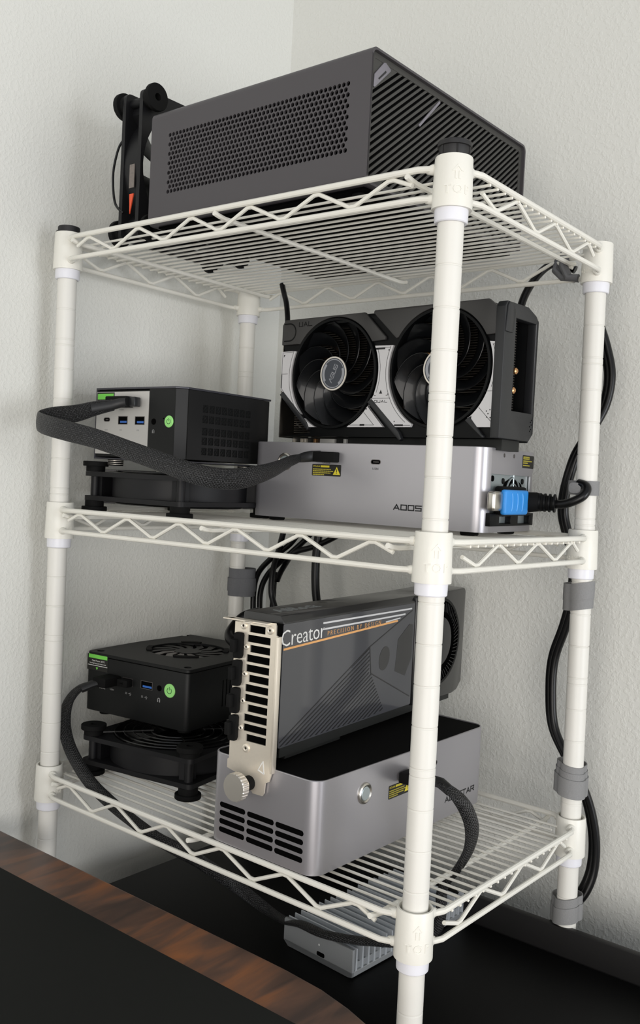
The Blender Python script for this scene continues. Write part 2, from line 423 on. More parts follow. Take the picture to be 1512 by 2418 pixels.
for k in 'NLRB':
    bot = CN[(k, 0)]; top = CN[(k, 2)]
    def at(z):
        t = (z - bot[2]) / (top[2] - bot[2]); return Vector((bot[0] + (top[0] - bot[0]) * t, bot[1] + (top[1] - bot[1]) * t, z))
    dbl = {'N': (4, 13, 21), 'L': (2, 7, 12, 20), 'R': (2, 7, 12, 20), 'B': (2, 7, 12)}[k]
    spl = {'N': (5.03,), 'L': (11.0,), 'R': (11.0,), 'B': ()}[k]
    zs = [(top[2] - 25.4 * i, .34) for i in range(1, 47)] + [(top[2] - 25.4 * i - 5.1, .34) for i in dbl] + [(top[2] - 25.4 * i, .55) for i in spl]
    zs = [q for q in zs if not any(abs(q[0] - (top[2] - 25.4 * i)) < 4 and q[1] < .5 for i in spl)]
    zs.sort(); prof = [(8.1, -748)]
    for z, dp in zs:
        if z < -740 or z > top[2] + 30: continue
        prof += [(8.1, z - .75), (8.1 - dp, z - .25), (8.1 - dp, z + .25), (8.1, z + .75)]
    prof.append((8.1, top[2] + 38))
    vs = MB(); n = 28; pv = []; fs = []
    for r, z in prof:
        c = RP(at(z))
        for i in range(n): pv.append(c + Vector((math.cos(2 * PI * i / n) * r, math.sin(2 * PI * i / n) * r, 0)))
    for q in range(len(prof) - 1):
        for i in range(n): fs.append((q * n + i, q * n + (i + 1) % n, (q + 1) * n + (i + 1) % n, (q + 1) * n + i))
    fs += [tuple(range(n))[::-1], tuple((len(prof) - 1) * n + i for i in range(n))]
    vs.add(pv, fs); po = vs.build('post', 'post_white', rack, smooth=18)
    c = RP(at(top[2] + 39))
    cp = MB(); cp.lathe([(8.6, -2), (9.4, 0), (9.4, 6), (10.4, 6.2), (10.4, 8.6), (9.9, 9.3), (0, 9.3)] if k in 'NR' else [(8.2, -2), (10.6, 0), (10.6, 1.2), (9.3, 1.4), (9.3, 5.0), (8.8, 5.6), (0, 5.6)], c, Z, 28)
    if k == 'N':
        for i in range(6):
            a = i * PI / 3 + .2; cp.box(*(sum(([c.x + math.cos(a) * 9.3 - .5, c.x + math.cos(a) * 9.3 + .5], [c.y + math.sin(a) * 9.3 - .5, c.y + math.sin(a) * 9.3 + .5], [c.z, c.z + 6]), [])))
    if k in 'NL': co = cp.build('post_cap', 'cap_black', po); co['label'] = 'black plastic cap plugging the post top'
def corner(k, l, z=0, ox=0, oy=0):
    c = CN[(k, l)]; return Vector((c[0] + ox, c[1] + oy, c[2] + z))
def bil(l, fx, fy, z):      # fx 0 at L/B, 1 at N/R ; fy 0 front, 1 back
    a = corner('L', l, z).lerp(corner('N', l, z), fx); b = corner('B', l, z).lerp(corner('R', l, z), fx); return a.lerp(b, fy)
for l in (2, 1, 0):
    fr = MB()
    sides = {'F': ('L', 'N', 0, -OFF), 'B': ('B', 'R', 0, OFF), 'Rt': ('N', 'R', OFF, 0), 'Lf': ('L', 'B', -OFF, 0)}
    for s_, (a, b, ox, oy) in sides.items():
        for z, r in ((ZT, 2.1), (ZB, 1.95)):
            pa, pb = corner(a, l, z), corner(b, l, z); d = (pb - pa).normalized(); o = Vector((ox, oy, 0))
            fr.tube([RP(p) for p in (pa + o * .55 + d * 9, pa + o + d * 19, pa + o + d * 40, pb + o - d * 40, pb + o - d * 19, pb + o * .55 - d * 9)], r, 10)
            for p, q in ((pa, d), (pb, -d)):
                fr.lathe([(0, -3), (r + .9, -2), (r + 1.2, 0), (r + .3, 3.2), (r, 4)], RP(p + o * .55 + q * 11.6), q, 12)
    shelf = fr.build('shelf', 'rack_white', rack)
    shelf['label'] = {2: 'top tier under the large dark computer', 1: 'middle tier', 0: 'bottom tier'}[l]
    zx = [-355, -340, -308, -279, -248, -219, -189, -160, -129, -99.5, -69.5, -40, -24]; zh = [24.5, ZT - 2, ZB + 1.8]
    for s_, sg in (('F', -OFF + 1.4), ('B', OFF - 1.4)):
        pts = []
        for i, x in enumerate(zx):
            z = 24.5 if i in (0, len(zx) - 1) else (ZT - 2 if i % 2 else ZB + 2)
            p = bil(l, (x + W_) / W_, 0 if s_ == 'F' else 1, z); p.y += sg; pts.append(p)
        q = []
        for i, p in enumerate(pts):
            if 0 < i < len(pts) - 1: q += [p + (pts[i - 1] - p).normalized() * 2.5, p + (pts[i + 1] - p).normalized() * 2.5]
            else: q.append(p)
        MB().tube([RP(p) for p in q], 1.45, 8).build('zigzag_wire', 'rack_white', shelf)
    zy = [22.5, 41, 69.5, 99, 128, 158, 187, 198.5]
    for s_, sg in (('R', OFF - 1.4), ('L', -OFF + 1.4)):
        pts = []
        for i, y in enumerate(zy):
            z = 23.5 if i in (0, len(zy) - 1) else (ZB + 2 if i % 2 else ZT - 2)
            p = bil(l, 1 if s_ == 'R' else 0, y / D_, z); p.x += sg; pts.append(p)
        q = []
        for i, p in enumerate(pts):
            if 0 < i < len(pts) - 1: q += [p + (pts[i - 1] - p).normalized() * 2.5, p + (pts[i + 1] - p).normalized() * 2.5]
            else: q.append(p)
        MB().tube([RP(p) for p in q], 1.45, 8).build('zigzag_wire', 'rack_white', shelf)
    for i in range(1, 23):
        y = i * 9.9 - .5; f = y / D_
        x0, x1 = (-371, -8) if i in (1, 2, 21, 22) else (-W_ - 8.5, 9.5)
        zz = ZT - 2.9
        a, b = bil(l, (x0 + W_) / W_, f, zz), bil(l, (x1 + W_) / W_, f, zz)
        MB().rod(RP(a), RP(b), 0.98, 7).build('deck_wire', 'rack_white', shelf)
    for x in (-356, -190, -25):
        fx = (x + W_) / W_; a, b = bil(l, fx, -.045, ZT - 5.2), bil(l, fx, 1.045, ZT - 5.2)
        MB().tube([RP(p) for p in (a + V(0, -2.5, 1.2), a + V(0, 2, .2), a + V(0, 8, -.6), b + V(0, -8, -.6), b + V(0, -2, .2), b + V(0, 2.5, 1.2))], 1.9, 8).build('cross_bar', 'rack_white', shelf)
    for k in 'NLRB':
        c = RP(corner(k, l)); sl = MB()
        sl.lathe([(10.2, 8), (12.2, 8), (12.3, 9), (11.5, 38.2), (11.2, 39), (10.0, 39), (9.6, 36), (9.9, 8)], c, Z, 36)
        if k in 'NLR':
            fa, tx = {'N': (-45, 'TOP'), 'L': (-4, 'MADE'), 'R': (-104, 'CHINA')}[k]
            sz = 7.4 if k == 'N' else 4.2; zc = 17.5 if k == 'N' else 16.5
            vs, fs = text2d(tx, sz, 1.25 if k == 'N' else 1.15, .12)
            def wrap(a, b, t, zc=zc, c=c, fa=fa):
                ang = math.radians(fa) + a / 11.9; r = 12.2 - (zc + b - 9) * .0275 + t; return c + Vector((math.cos(ang) * r, math.sin(ang) * r, zc + b))
            solid(sl, vs, fs, wrap, -.3, .42)
            if k == 'N':
                for lp in ([(-1.6, 23.5), (-.6, 23.5), (-.6, 28.2), (-1.6, 28.2)], [(.6, 23.5), (1.6, 23.5), (1.6, 28.2), (.6, 28.2)],
                           [(-3.4, 28.2), (-2.2, 28.2), (0, 30.9), (0, 32.4)], [(0, 30.9), (2.2, 28.2), (3.4, 28.2), (0, 32.4)]):
                    solid(sl, [(a, b - zc) for a, b in lp], [(0, 1, 2, 3)], wrap, -.3, .42)
        sl.build('corner_sleeve', 'rack_white', shelf)
        MB().lathe([(8.3, 0), (9.6, 0), (10.1, .6), (10.3, 7), (10.0, 10), (8.3, 10)], c, Z, 32, closed=True).build('split_collar', 'clip_white', shelf)

# ------------------------------------------------------------------ large computer on the top shelf
ex = lambda yaw: Vector((math.cos(yaw), math.sin(yaw), 0))
def place(x, y, z, yaw, L): e = ex(yaw); return (x - e.x * L, y - e.y * L, z)
L, Dp, H = 215.4, 215.0, 88.9
pc = root('desktop_computer', place(-68.2, 3.55, 489.6, -.007, L), -.007, 'large dark grey box computer with honeycomb side on the top shelf', 'computer')
prof = rrect(0, Dp, 3, H + 2.4, 5)
sh = MB()
hx = []
pitch = (195.8 - 21.1 - 0) / 45.0; rowp = 43.6 / 12.0
for r in range(13):
    for c in range(46 if r % 2 == 0 else 45):
        hx.append((22.0 + c * pitch + (pitch / 2 if r % 2 else 0), 24.4 + 2.4 + r * rowp))
sh.plate((0, 0, 0), X, Z, -Y, rect(0, L, 8, H - 2.6), [circ(p, 1.68, 6, PI / 6) for p in hx], -1.6, 0)
# shell: rest of the sleeve (top, bottom, back) as a rounded tube around the honeycomb side
o1 = rrect(0, Dp, 3, H + 2.4, 5, 5); i1 = rrect(1.6, Dp - 1.6, 4.6, H + .8, 4, 5)
nn = len(o1); vv = []; ff = []
for x in (0, L):
    vv += [V(x, a, b) for a, b in o1] + [V(x, a, b) for a, b in i1]
def edge_on_front(k): 
    a, b = o1[k], o1[(k + 1) % nn]; return abs(a[0]) < 1e-4 and abs(b[0]) < 1e-4
for k in range(nn):
    k2 = (k + 1) % nn
    if not edge_on_front(k):
        ff.append((k, k2, 2 * nn + k2, 2 * nn + k)); ff.append((nn + k, 3 * nn + k, 3 * nn + k2, nn + k2))
    ff.append((2 * nn + k, 2 * nn + k2, 3 * nn + k2, 3 * nn + k)); ff.append((k, nn + k, nn + k2, k2))
sh.add(vv, ff)
cs = sh.build('case_shell', 'case_gray', pc, smooth=40)
MB().box(2, L - 4, 6, Dp - 3, 6, H).build('inner_case', 'dark_hollow', pc, smooth=0)
MB().box(6, L - 6, 6, Dp - 6, 1.4, 2.9).build('base_plate', 'dark_hollow', pc, smooth=0)
bz = MB(); bz.plate((L - 2.6, 0, 0), Y, Z, X, rrect(1.7, Dp - 1.7, 4.7, H + .7, 4, 5), [rrect(5.5, Dp - 5.5, 8.2, H - 3.2, 2, 3)], -1, 0)
bz.build('front_bezel', 'case_bar', pc)
fr_rect = rect(5.5, Dp - 5.5, 8.2, H - 3.2); sl = .775
for k in range(0, 58):
    b0 = 31.0 + 6.25 * k; wdt = 2.95
    top_h = H - 3.2 + 1
    def ln(b, h): return b + (h - top_h) / sl
    quad = [(ln(b0, 0), 0), (ln(b0 + wdt, 0), 0), (b0 + wdt, top_h), (b0, top_h)]
    if k < 0: quad = None
    if k == 0: quad = [(ln(-40, 0), 0), (ln(b0 + wdt, 0), 0), (b0 + wdt, top_h), (-40, top_h)]
    if quad:
        q = clip(quad, fr_rect)
        if q: MB().prism((L - 2.7, 0, 0), Y, Z, X, q, -2.2, -.1).build('grille_bar', 'case_bar', pc, smooth=0)
q = clip([(31 + 6.25 * 34 + (0 - top_h) / sl, 0), (400, 0), (400, top_h), (31 + 6.25 * 34, top_h)], fr_rect)
bd = MB().prism((L - 2.6, 0, 0), Y, Z, X, [(5.5, 67), (7, 66.8), (23.5, 82.6), (23.6, 84), (18, 86.4), (16, 86), (5.8, 75)], -.2, .9).build('badge', 'badge', pc, bevel=.4)
MB().prism((L - 1.7, 0, 0), Y, Z, X, [(9.8, 73.5), (10.8, 72.9), (18.6, 80.2), (17.8, 81.2)], -.2, .12).build('badge_mark', 'black_print', bd)
MB().prism((L - 2.6, 0, 0), Y, Z, X, [(60, 59.5), (62, 59), (86.5, 83.5), (84.8, 84.3)], -.4, .5).build('accent_strip', 'badge', pc)
for a, b in ((14, 16), (L - 16, 16), (14, Dp - 16), (L - 16, Dp - 16)): MB().cyl((a, b, 0), Z, 6, 3.2, 16).build('foot', 'rubber', pc)

# ------------------------------------------------------------------ 120 mm cooling fans with rubber pads
def make_fan(loc, yaw, label, pads_top=True, rot=None, column=True, guard=True):
    t = root('cooling_fan', loc, yaw, label, 'fan', None, rot)
    h0 = 9.5; H = 25; c = (60, 60)
    outl = rrect(0, 120, 0, 120, 5); f_ = MB()
    for z in (h0, h0 + H - 4):
        f_.plate((0, 0, 0), X, Y, Z, outl, [circ(c, 57.2, 48)] + [circ((7.5 + 105 * i, 7.5 + 105 * j), 2.2, 8) for i in (0, 1) for j in (0, 1)], z, z + 4)
    f_.lathe([(59.4, h0 + 3), (59.4, h0 + H - 3), (57.2, h0 + H - 3), (57.2, h0 + 3)], (60, 60, 0), Z, 56, closed=True)
    for i in (0, 1):
        for j in (0, 1):
            f_.cyl((7.5 + 105 * i, 7.5 + 105 * j, h0 + 3), Z, 3.7, H - 6, 14)
            f_.prism((0, 0, 0), X, Y, Z, [(60 + (5 if i else -5) * 8.6, 60 + (5 if j else -5) * 10.6), (60 + (5 if i else -5) * 10.2, 60 + (5 if j else -5) * 10.2), (60 + (5 if i else -5) * 10.6, 60 + (5 if j else -5) * 8.6), (60 + (5 if i else -5) * 9, 60 + (5 if j else -5) * 7)], h0 + 3, h0 + H - 3)
    f_.build('frame', 'fan_plastic', t)
    hb = MB(); hb.cyl((60, 60, h0 + 3), Z, 20, 19, 32, 1.5)
    hub = hb.build('hub', 'fan_dark', t)
    for k in range(4):
        a = PI / 4 + k * PI / 2; d = Vector((math.cos(a), math.sin(a), 0)); s_ = Vector((-d.y, d.x, 0)); q = Vector((60, 60, 0))
        MB().add([q + d * 18 + s_ * 2 + Z * h0, q + d * 58 + s_ * 2 + Z * h0, q + d * 58 - s_ * 2 + Z * h0, q + d * 18 - s_ * 2 + Z * h0,
                  q + d * 18 + s_ * 2 + Z * (h0 + 3), q + d * 58 + s_ * 2 + Z * (h0 + 3), q + d * 58 - s_ * 2 + Z * (h0 + 3), q + d * 18 - s_ * 2 + Z * (h0 + 3)],
                 [(3, 2, 1, 0), (4, 5, 6, 7), (0, 1, 5, 4), (1, 2, 6, 5), (2, 3, 7, 6), (3, 0, 4, 7)]).build('strut', 'fan_plastic', t)
    for k in range(9):
        vs = []; fs = []; a0 = k * 2 * PI / 9
        for i in range(6):
            r = 19 + i * 7.2; sw = .18 * i / 5
            for j in range(4):
                a = a0 + sw + (j / 3) * .55; vs.append(V(60 + r * math.cos(a), 60 + r * math.sin(a), h0 + 5 + j / 3 * 15))
        n = len(vs); vs += [v + Z * 1.1 for v in vs]
        for i in range(5):
            for j in range(3):
                q = i * 4 + j; fs += [(q, q + 1, q + 5, q + 4), (n + q, n + q + 4, n + q + 5, n + q + 1)]
        MB().add(vs, fs).build('blade', 'fan_dark', hub)
    if guard:
        for z, nm in ((h0 - 1.2, 'wire_guard'), (h0 + H + 1.2, 'wire_guard')):
            g = MB()
            for r in (24, 32, 40, 48, 56): g.tube([(60 + r * math.cos(2 * PI * i / 40), 60 + r * math.sin(2 * PI * i / 40), z) for i in range(40)], .8, 6, closed=True)
            for k in range(4):
                a = PI / 4 + k * PI / 2; g.rod((60 + 22 * math.cos(a), 60 + 22 * math.sin(a), z + (.9 if z > h0 else -.9)), (60 + 70 * math.cos(a), 60 + 70 * math.sin(a), z + (.3 if z > h0 else -.3)), .8, 6)
            g.build(nm, 'wire_black', t)
    for i in (0, 1):
        for j in (0, 1):
            p = (7.5 + 105 * i, 7.5 + 105 * j)
            m = MB(); m.lathe([(3, 0), (10.6, 0), (11, .5), (11, 3.6), (10.6, 4), (8.2, 4), (8.2, h0 - .1), (3, h0 - .1)], (p[0], p[1], 0), Z, 28, closed=True); m.build('rubber_pad', 'rubber', t)
            m = MB(); z = h0 + H
            m.lathe([(3, 0), (8.2, 0), (8.2, 4.6), (10.6, 4.6), (11, 5.1), (11, 8.6), (10.6, 9), (3, 9)], (p[0], p[1], z + .1), Z, 28, closed=True); m.build('rubber_pad', 'rubber', t)
    return t
# stand under the mini computer on the middle shelf; foot centres at local (7.5,7.5) and (112.5,7.5)
yw = .045; e = ex(yw); n_ = Vector((-e.y, e.x, 0)); q = Vector((-368.2 - 1.5, 30.4, 262.6)) - e * 7.5 - n_ * 7.5
make_fan((q.x, q.y, 261.2), yw, 'black square cooling fan lying flat under the silver-faced mini computer', guard=True)
yw = .165; e = ex(yw); n_ = Vector((-e.y, e.x, 0)); q = Vector((-355.0, 28.2, 0)) - e * 7.5 - n_ * 7.5
make_fan((q.x, q.y, 31.2), yw, 'black square cooling fan lying flat under the all-black mini computer')
# upright one behind the large computer : local z axis -> world -x
tf = make_fan((0, 0, 0), 0, 'black cooling fan standing upright behind the large computer on the top shelf', guard=False)
tf.matrix_world = Matrix.Translation(Vector((-.2935, .131, .4882))) @ Matrix(((0, 0, -1, 0), (-1, 0, 0, 0), (0, 1, 0, 0), (0, 0, 0, 1)))
st_ = MB().box(119.2, 119.8, 41, 60, 17, 23).build('model_sticker', 'sticker_gray', tf); 
MB().prism((0, 0, 0), Y, Z, X, [(20, 21), (36, 17), (36, 22)], 119, 119.9).build('orange_tab', 'orange', tf)
# fan lead
w1 = MB().tube(spline([(119, 22, 30), (121, 30, 38), (121, 45, 42), (121, 60, 42), (120, 76, 38), (118, 84, 33)]), 1.1, 6)
w1.build('fan_lead', 'wire_black', tf)

# ------------------------------------------------------------------ docks
def port_c(parent, O, U, W, N, w=8.6, h=3.0):
    m = MB(); m.plate(O, U, W, N, rrect(-w / 2 - .5, w / 2 + .5, -h / 2 - .5, h / 2 + .5, h / 2 + .45, 4), [rrect(-w / 2, w / 2, -h / 2, h / 2, h / 2 - .02, 4)], -.3, .12)
    o = m.build('usb_c_port', 'port_metal', parent)
    MB().prism(O, U, W, N, rrect(-w / 2, w / 2, -h / 2, h / 2, h / 2 - .02, 4), -.3, .03).build('port_opening', 'dark_hollow', o)
    MB().prism(O, U, W, N, rect(-w / 2 + 2, w / 2 - 1.4, -.35, .35), 0, .12).build('tongue', 'port_metal', o)
def dock(t, L, Dp, H, f):
    r = 11; bd = MB()
    out = rrect(0, L, 0, Dp, r, 7); inn = rrect(1.3, L - 1.3, 1.3, Dp - 1.3, r - 1.3, 7); n = len(out)
    vs = [V(a, b, 0) for a, b in out] + [V(a, b, H - .4) for a, b in out]
    mid = rrect(.4, L - .4, .4, Dp - .4, r - .4, 7)
    vs += [V(a, b, H) for a, b in mid] + [V(a, b, H) for a, b in inn] + [V(a, b, H - 2.5) for a, b in inn]
    fs = [tuple(range(n))[::-1], tuple(4 * n + i for i in range(n))]
    for k in range(4): fs += [(k * n + i, k * n + (i + 1) % n, (k + 1) * n + (i + 1) % n, (k + 1) * n + i) for i in range(n)]
    if not f.get('opening'): bd.add(vs, fs)
    else:
        ob = f['opening']           # (b0,b1,h0,h1) on the x=L side: leave the shell open there
        full = vs; bd.add(vs, [q for q in fs if not (all(abs(vs[i].x - L) < 1e-4 for i in q) and len(q) == 4 and max(vs[i].z for i in q) < H)])
        bd.plate((L, 0, 0), Y, Z, X, rect(r, Dp - r, 0, H - .4), [rect(ob[0], ob[1], ob[2], ob[3])], -1.5, 0)
    body = bd.build('housing', 'dock_metal', t, smooth=30)
    MB().prism((0, 0, 0), X, Y, Z, rrect(1.4, L - 1.4, 1.4, Dp - 1.4, r - 1.4, 7), H - 2.6, H - .7).build('top_plate', 'dock_top', t)
    for a in (18, L - 18):
        for b in (16, Dp - 16): MB().lathe([(6.5, -f['foot']), (7.2, -f['foot'] + 1), (7.2, .1)], (a, b, 0), Z, 18).build('foot', 'rubber', t)
    # round metal power button on the long face
    a, h = f['button']; m = MB(); m.lathe([(5.2, .2), (5.2, 1.2), (6.2, 2.0), (7.3, 1.4), (7.8, -.2)], (a, 0, h), -Y, 32)
    bo = m.build('power_button', 'steel', t); MB().lathe([(4.8, -.5), (4.9, 1.4), (4.4, 1.8), (0, 1.8)], (a, 0, h), -Y, 28).build('button_cap', 'psu_metal', bo)
    # stickers and print
    a0, a1, h0, h1 = f['sticker']; fo, fu, fw, fn = (0, 0, 0), X, Z, -Y
    s_ = MB().prism(fo, fu, fw, fn, rrect(a0, a1, h0, h1, .8, 3), -.05, .12).build('warning_sticker', 'label_black', t)
    m = MB(); hh = h1 - h0
    ptext(m, 'OCulink', 2.1, (a0 + 4.6, -.12, h1 - 1.7), X, Z, -Y, .04)
    m.prism(fo, fu, fw, fn, rect(a0 + 8.8, a0 + 17.6, h1 - 2.5, h1 - .9), .12, .16)
    m.build('sticker_text', 'yellow', s_)
    m = MB()
    for i, wd_ in enumerate((18, 19.5, 18, 10)):
        hz = h1 - 4.1 - i * 1.5
        x = a0 + 1
        while x < a0 + 1 + wd_ * (a1 - a0) / 29:
            w = random.uniform(.9, 2.2); m.prism(fo, fu, fw, fn, rect(x, x + w, hz - .45, hz + .35), .12, .16); x += w + .28
    m.build('sticker_lines', 'yellow_dim', s_)
    cx = a1 - 4.3; cz = (h0 + h1) / 2 - .3
    m = MB(); m.plate(fo, fu, fw, fn, [(cx - 3.6, cz - 3.2), (cx + 3.6, cz - 3.2), (cx, cz + 3.4)], [], .12, .16); m.build('warning_triangle', 'yellow', s_)
    m = MB(); m.prism(fo, fu, fw, fn, [(cx - .3, cz - 1.2), (cx + .3, cz - 1.2), (cx + .4, cz + 1.4), (cx - .4, cz + 1.4)], .16, .2); m.prism(fo, fu, fw, fn, rect(cx - .35, cx + .35, cz - 2.3, cz - 1.7), .16, .2); m.build('exclamation_mark', 'black_print', s_)
    m = MB(); ptext(m, 'USB4', 2.6, (f['usb'][0], 0, f['usb'][1] - 5.6), X, Z, -Y, .08); ptext(m, 'Oculink', 2.6, (f['ocu'], 0, h1 + 1.5), X, Z, -Y, .08)
    m.build('port_label', 'black_print', t)
    strokes(MB(), 'AOOSTAR', 5.0, 3.8, 1.6, .95, (f['logo'], 0, f['logoh']), X, Z, -Y, .1).build('maker_logo', 'black_print', t)
    port_c(t, (f['usb'][0], 0, f['usb'][1]), X, Z, -Y)
    return body
# middle shelf
L, Dp, H = 224, 101, 65
dm = root('graphics_dock', place(-42, 135, 264.3, .068, L), .068, 'grey metal graphics dock on the middle shelf facing the front', 'dock')
dock(dm, L, Dp, H, dict(button=(36.5, 48.2), sticker=(65.2, 94.6, 37.3, 47.0), usb=(127.8, 50.5), ocu=79.5, logo=169, logoh=15.3, foot=3.4, opening=(3.5 + 8, 88, 5, 45)))
m = MB(); m.box(L - 3.2, L - 2.2, 8, 96, 3, 50); m.build('supply_plate', 'psu_metal', dm)
for b, h in ((18, 41.5), (38, 40), (76, 40.5), (4 + 8, 11)):
    m = MB(); m.lathe([(2.4, 0), (2.2, .8), (1.2, 1)], (L - 2.2, b, h), X, 14); m.build('screw', 'gpu_black' if b != 18 else 'dark_hollow', dm)
for b, h in ((33.5, 61.4), (52.3, 61.6)):
    m = MB(); m.lathe([(0, .05), (1.4, .1), (1.6, .2), (1.6, -.2)], (L, b, h - 1.5), X, 16); m.build('screw_hole', 'port_metal', dm)
m = MB()
m.tube([(L - 1.6, 57 + 13 * math.cos(a), 30 + 13 * math.sin(a)) for a in [2 * PI * i / 32 for i in range(32)]], .8, 6, closed=True)
m.tube([(L - 1.6, 57 + 8 * math.cos(a), 30 + 8 * math.sin(a)) for a in [2 * PI * i / 28 for i in range(28)]], .8, 6, closed=True)
for k in range(3): a = PI / 2 + k * 2 * PI / 3; m.rod((L - 1.6, 57, 30), (L - 1.6, 57 + 17 * math.cos(a), 30 + 17 * math.sin(a)), .8, 6)
m.build('supply_fan_guard', 'psu_metal', dm)
MB().prism((L, 0, 0), Y, Z, X, [(34, 20), (40, 39), (50, 42), (64, 42), (74, 38), (80, 30), (78, 14), (40, 12)], -2.1, -1.9).build('supply_fan_opening', 'dark_hollow', dm)
m = MB(); m.plate((L, 0, 0), Y, Z, X, rect(7, 91, 5, 15), [rect(24, 46, 7, 12.5), rect(60, 84, 6.5, 13)], -2, 3); m.build('socket_housing', 'gpu_black', dm, bevel=.5)
s2 = MB().prism((L, 0, 0), Y, Z, X, rrect(69.5, 93, 51.5, 62, 1, 3), -.05, .12).build('warning_sticker', 'label_black', dm)
m = MB(); m.prism((L, 0, 0), Y, Z, X, rect(71, 83.5, 58.6, 60.9), .12, .16)
for hz, w in ((57.2, 17), (55.6, 9), (53.6, 13)):
    x = 71
    while x < 71 + w: d = random.uniform(1, 2.3); m.prism((L, 0, 0), Y, Z, X, rect(x, x + d, hz - .4, hz + .5), .12, .16); x += d + .3
m.build('sticker_text', 'yellow_dim', s2)
m = MB()
for i in range(5): m.prism((L, 0, 0), Y, Z, X, rect(72 + i * 2.4, 72.5 + i * 2.4, 58.8, 60.6), .16, .19)
m.prism((L, 0, 0), Y, Z, X, rect(71.6, 83, 59.6, 59.9), .16, .19); m.build('sticker_heading', 'label_black', s2)
# bottom shelf, turned so that its long face looks right
L2, D2, H2 = 222, 101, 65.4
db = root('graphics_dock', (-73.3, -9.0, 35.3), -.013 + PI / 2, 'grey metal graphics dock on the bottom shelf with its vented short end in front', 'dock')
dock(db, L2, D2, H2 - 1.6, dict(button=(52.0, 45.5), sticker=(82, 110.5, 33.5, 43.5), usb=(142, 48), ocu=98, logo=184, logoh=14.5, foot=3.6))
vt = MB()
for c in range(3):
    for r in range(4):
        a0 = (11.5, 38.6, 65.4)[c]; h = 27.2 - r * 6.0
        # local: the short end is x=0, facing -x ; world-left is local +y
        y0, y1 = D2 - (a0 + 25.2), D2 - a0
        vt.prism((0, 0, 0), Y, Z, -X, rrect(y0, y1, h - 1.9, h + 1.9, 1.85, 4), -.5, .06)
o = vt.build('vent_slots', 'dark_hollow', db); o['kind'] = 'stuff'

# ------------------------------------------------------------------ graphics card with two fans (middle shelf)
g1 = root('graphics_card', place(-33.8, 137, 336.9, -.048, 227), -.048, 'dual-fan black and white graphics card standing on the middle dock', 'graphics card')
FA, FB, FR = (61.3, 53), (170.2, 53), 47.0
MB().box(2, 225, 46.8, 49.2, -2, 95).build('backplate', 'gpu_black', g1, bevel=1)
m = MB(); m.box(3, 150, 40, 42, -8, 90); m.build('circuit_board', 'pcb', g1, smooth=0)
m = MB(); m.plate((0, 0, 0), X, Z, -Y, [(2, -1), (222, -1), (226, 3), (226, 76), (224, 92), (212, 102), (2, 101), (-1, 98), (-1, 78), (1, 76), (-1, 74), (-1, 38), (36, 2)], [circ(FA, FR, 64), circ(FB, FR, 64)], -10, -2.2)
m.build('shroud', 'gpu_black', g1)
# side band round the card
m = MB(); m.box(-.5, 214, 2, 44, 96, 101.5); m.box(-1, 0, 3, 40, 40, 76); m.build('top_cover', 'gpu_black', g1, bevel=1.2)
for c in (FA, FB):
    m = MB(); m.lathe([(47.6, -.5), (47.2, .9), (45.2, .9), (44.8, -9), (46.6, -9), (46.8, -.5)], (c[0], 0, c[1]), -Y, 64, closed=True); m.build('fan_ring', 'gpu_black', g1)
    hb = MB(); hb.lathe([(14.6, -9), (14.9, -1.5), (14.3, -.3), (13.2, -.3)], (c[0], 0, c[1]), -Y, 40)
    rt = hb.build('fan_hub', 'gpu_black', g1)
    MB().lathe([(14.6, -.6), (14.5, .1), (13.3, .1), (13.2, -.6)], (c[0], 0, c[1]), -Y, 48, closed=True).build('hub_rim', 'hub_ring', rt)
    MB().lathe([(13.2, -.6), (13.2, -.1), (0, -.1)], (c[0], 0, c[1]), -Y, 40).build('hub_disc', 'hub_face', rt)
    m = MB(); U = X
    def an(r0, r1, a, b): return arc((0, 0), r1, a, b, 14) + arc((0, 0), r0, b, a, 14)
    m.plate((c[0], 0, c[1]), X, Z, -Y, circ((0, 0), 12.4, 40), [circ((0, 0), 11.7, 40)], -.15, .0)
    m.prism((c[0], 0, c[1]), X, Z, -Y, an(9.9, 12, 135, 215), -.15, .02); m.prism((c[0], 0, c[1]), X, Z, -Y, an(9.9, 12, -55, 22), -.15, .02)
    m.build('hub_arcs', 'hub_silver', rt)
    m = MB(); strokes(m, 'VSUS', 3.2, 3.6, 1.0, .62, (c[0], .12, c[1]), X, Z, -Y, .14, rot=math.radians(66), slant=.0); m.build('maker_logo', 'hub_silver', rt)
    nb = 11
    for k in range(nb):
        vs = []; fs = []; a0 = 2 * PI * k / nb
        for i in range(9):
            t = i / 8; r = 14 + t * 30.6; sw = 1.05 * t ** 1.15
            for j in range(6):
                s_ = j / 5; a = a0 + sw + s_ * (.50 - .04 * t)
                vs.append(V(c[0] + r * math.cos(a), 1.4 + 7.0 * s_ ** 1.1 - 1.0 * math.sin(PI * t) * (1 - s_), c[1] + r * math.sin(a)))
        n = len(vs); vs += [v + V(0, .9, 0) for v in vs]
        for i in range(8):
            for j in range(5):
                q = i * 6 + j; fs += [(q, q + 1, q + 7, q + 6), (n + q, n + q + 6, n + q + 7, n + q + 1)]
        for j in range(5): fs.append((48 + j, 49 + j, n + 49 + j, n + 48 + j))
        for i in range(8): fs += [(i * 6, i * 6 + 6, n + i * 6 + 6, n + i * 6), (i * 6 + 5, n + i * 6 + 5, n + i * 6 + 11, i * 6 + 11)]
        mm_ = MB().add(vs, fs); mm_.tube([vs[i * 6] for i in range(9)], .38, 5); mm_.build('fan_blade', 'blade', rt, smooth=60)
m = MB()
for i in range(46): m.box(6, 221, 13, 29, 3 + i * 2.0, 3.45 + i * 2.0)
m.build('heatsink_fins', 'fin', g1, smooth=0, kind='stuff')
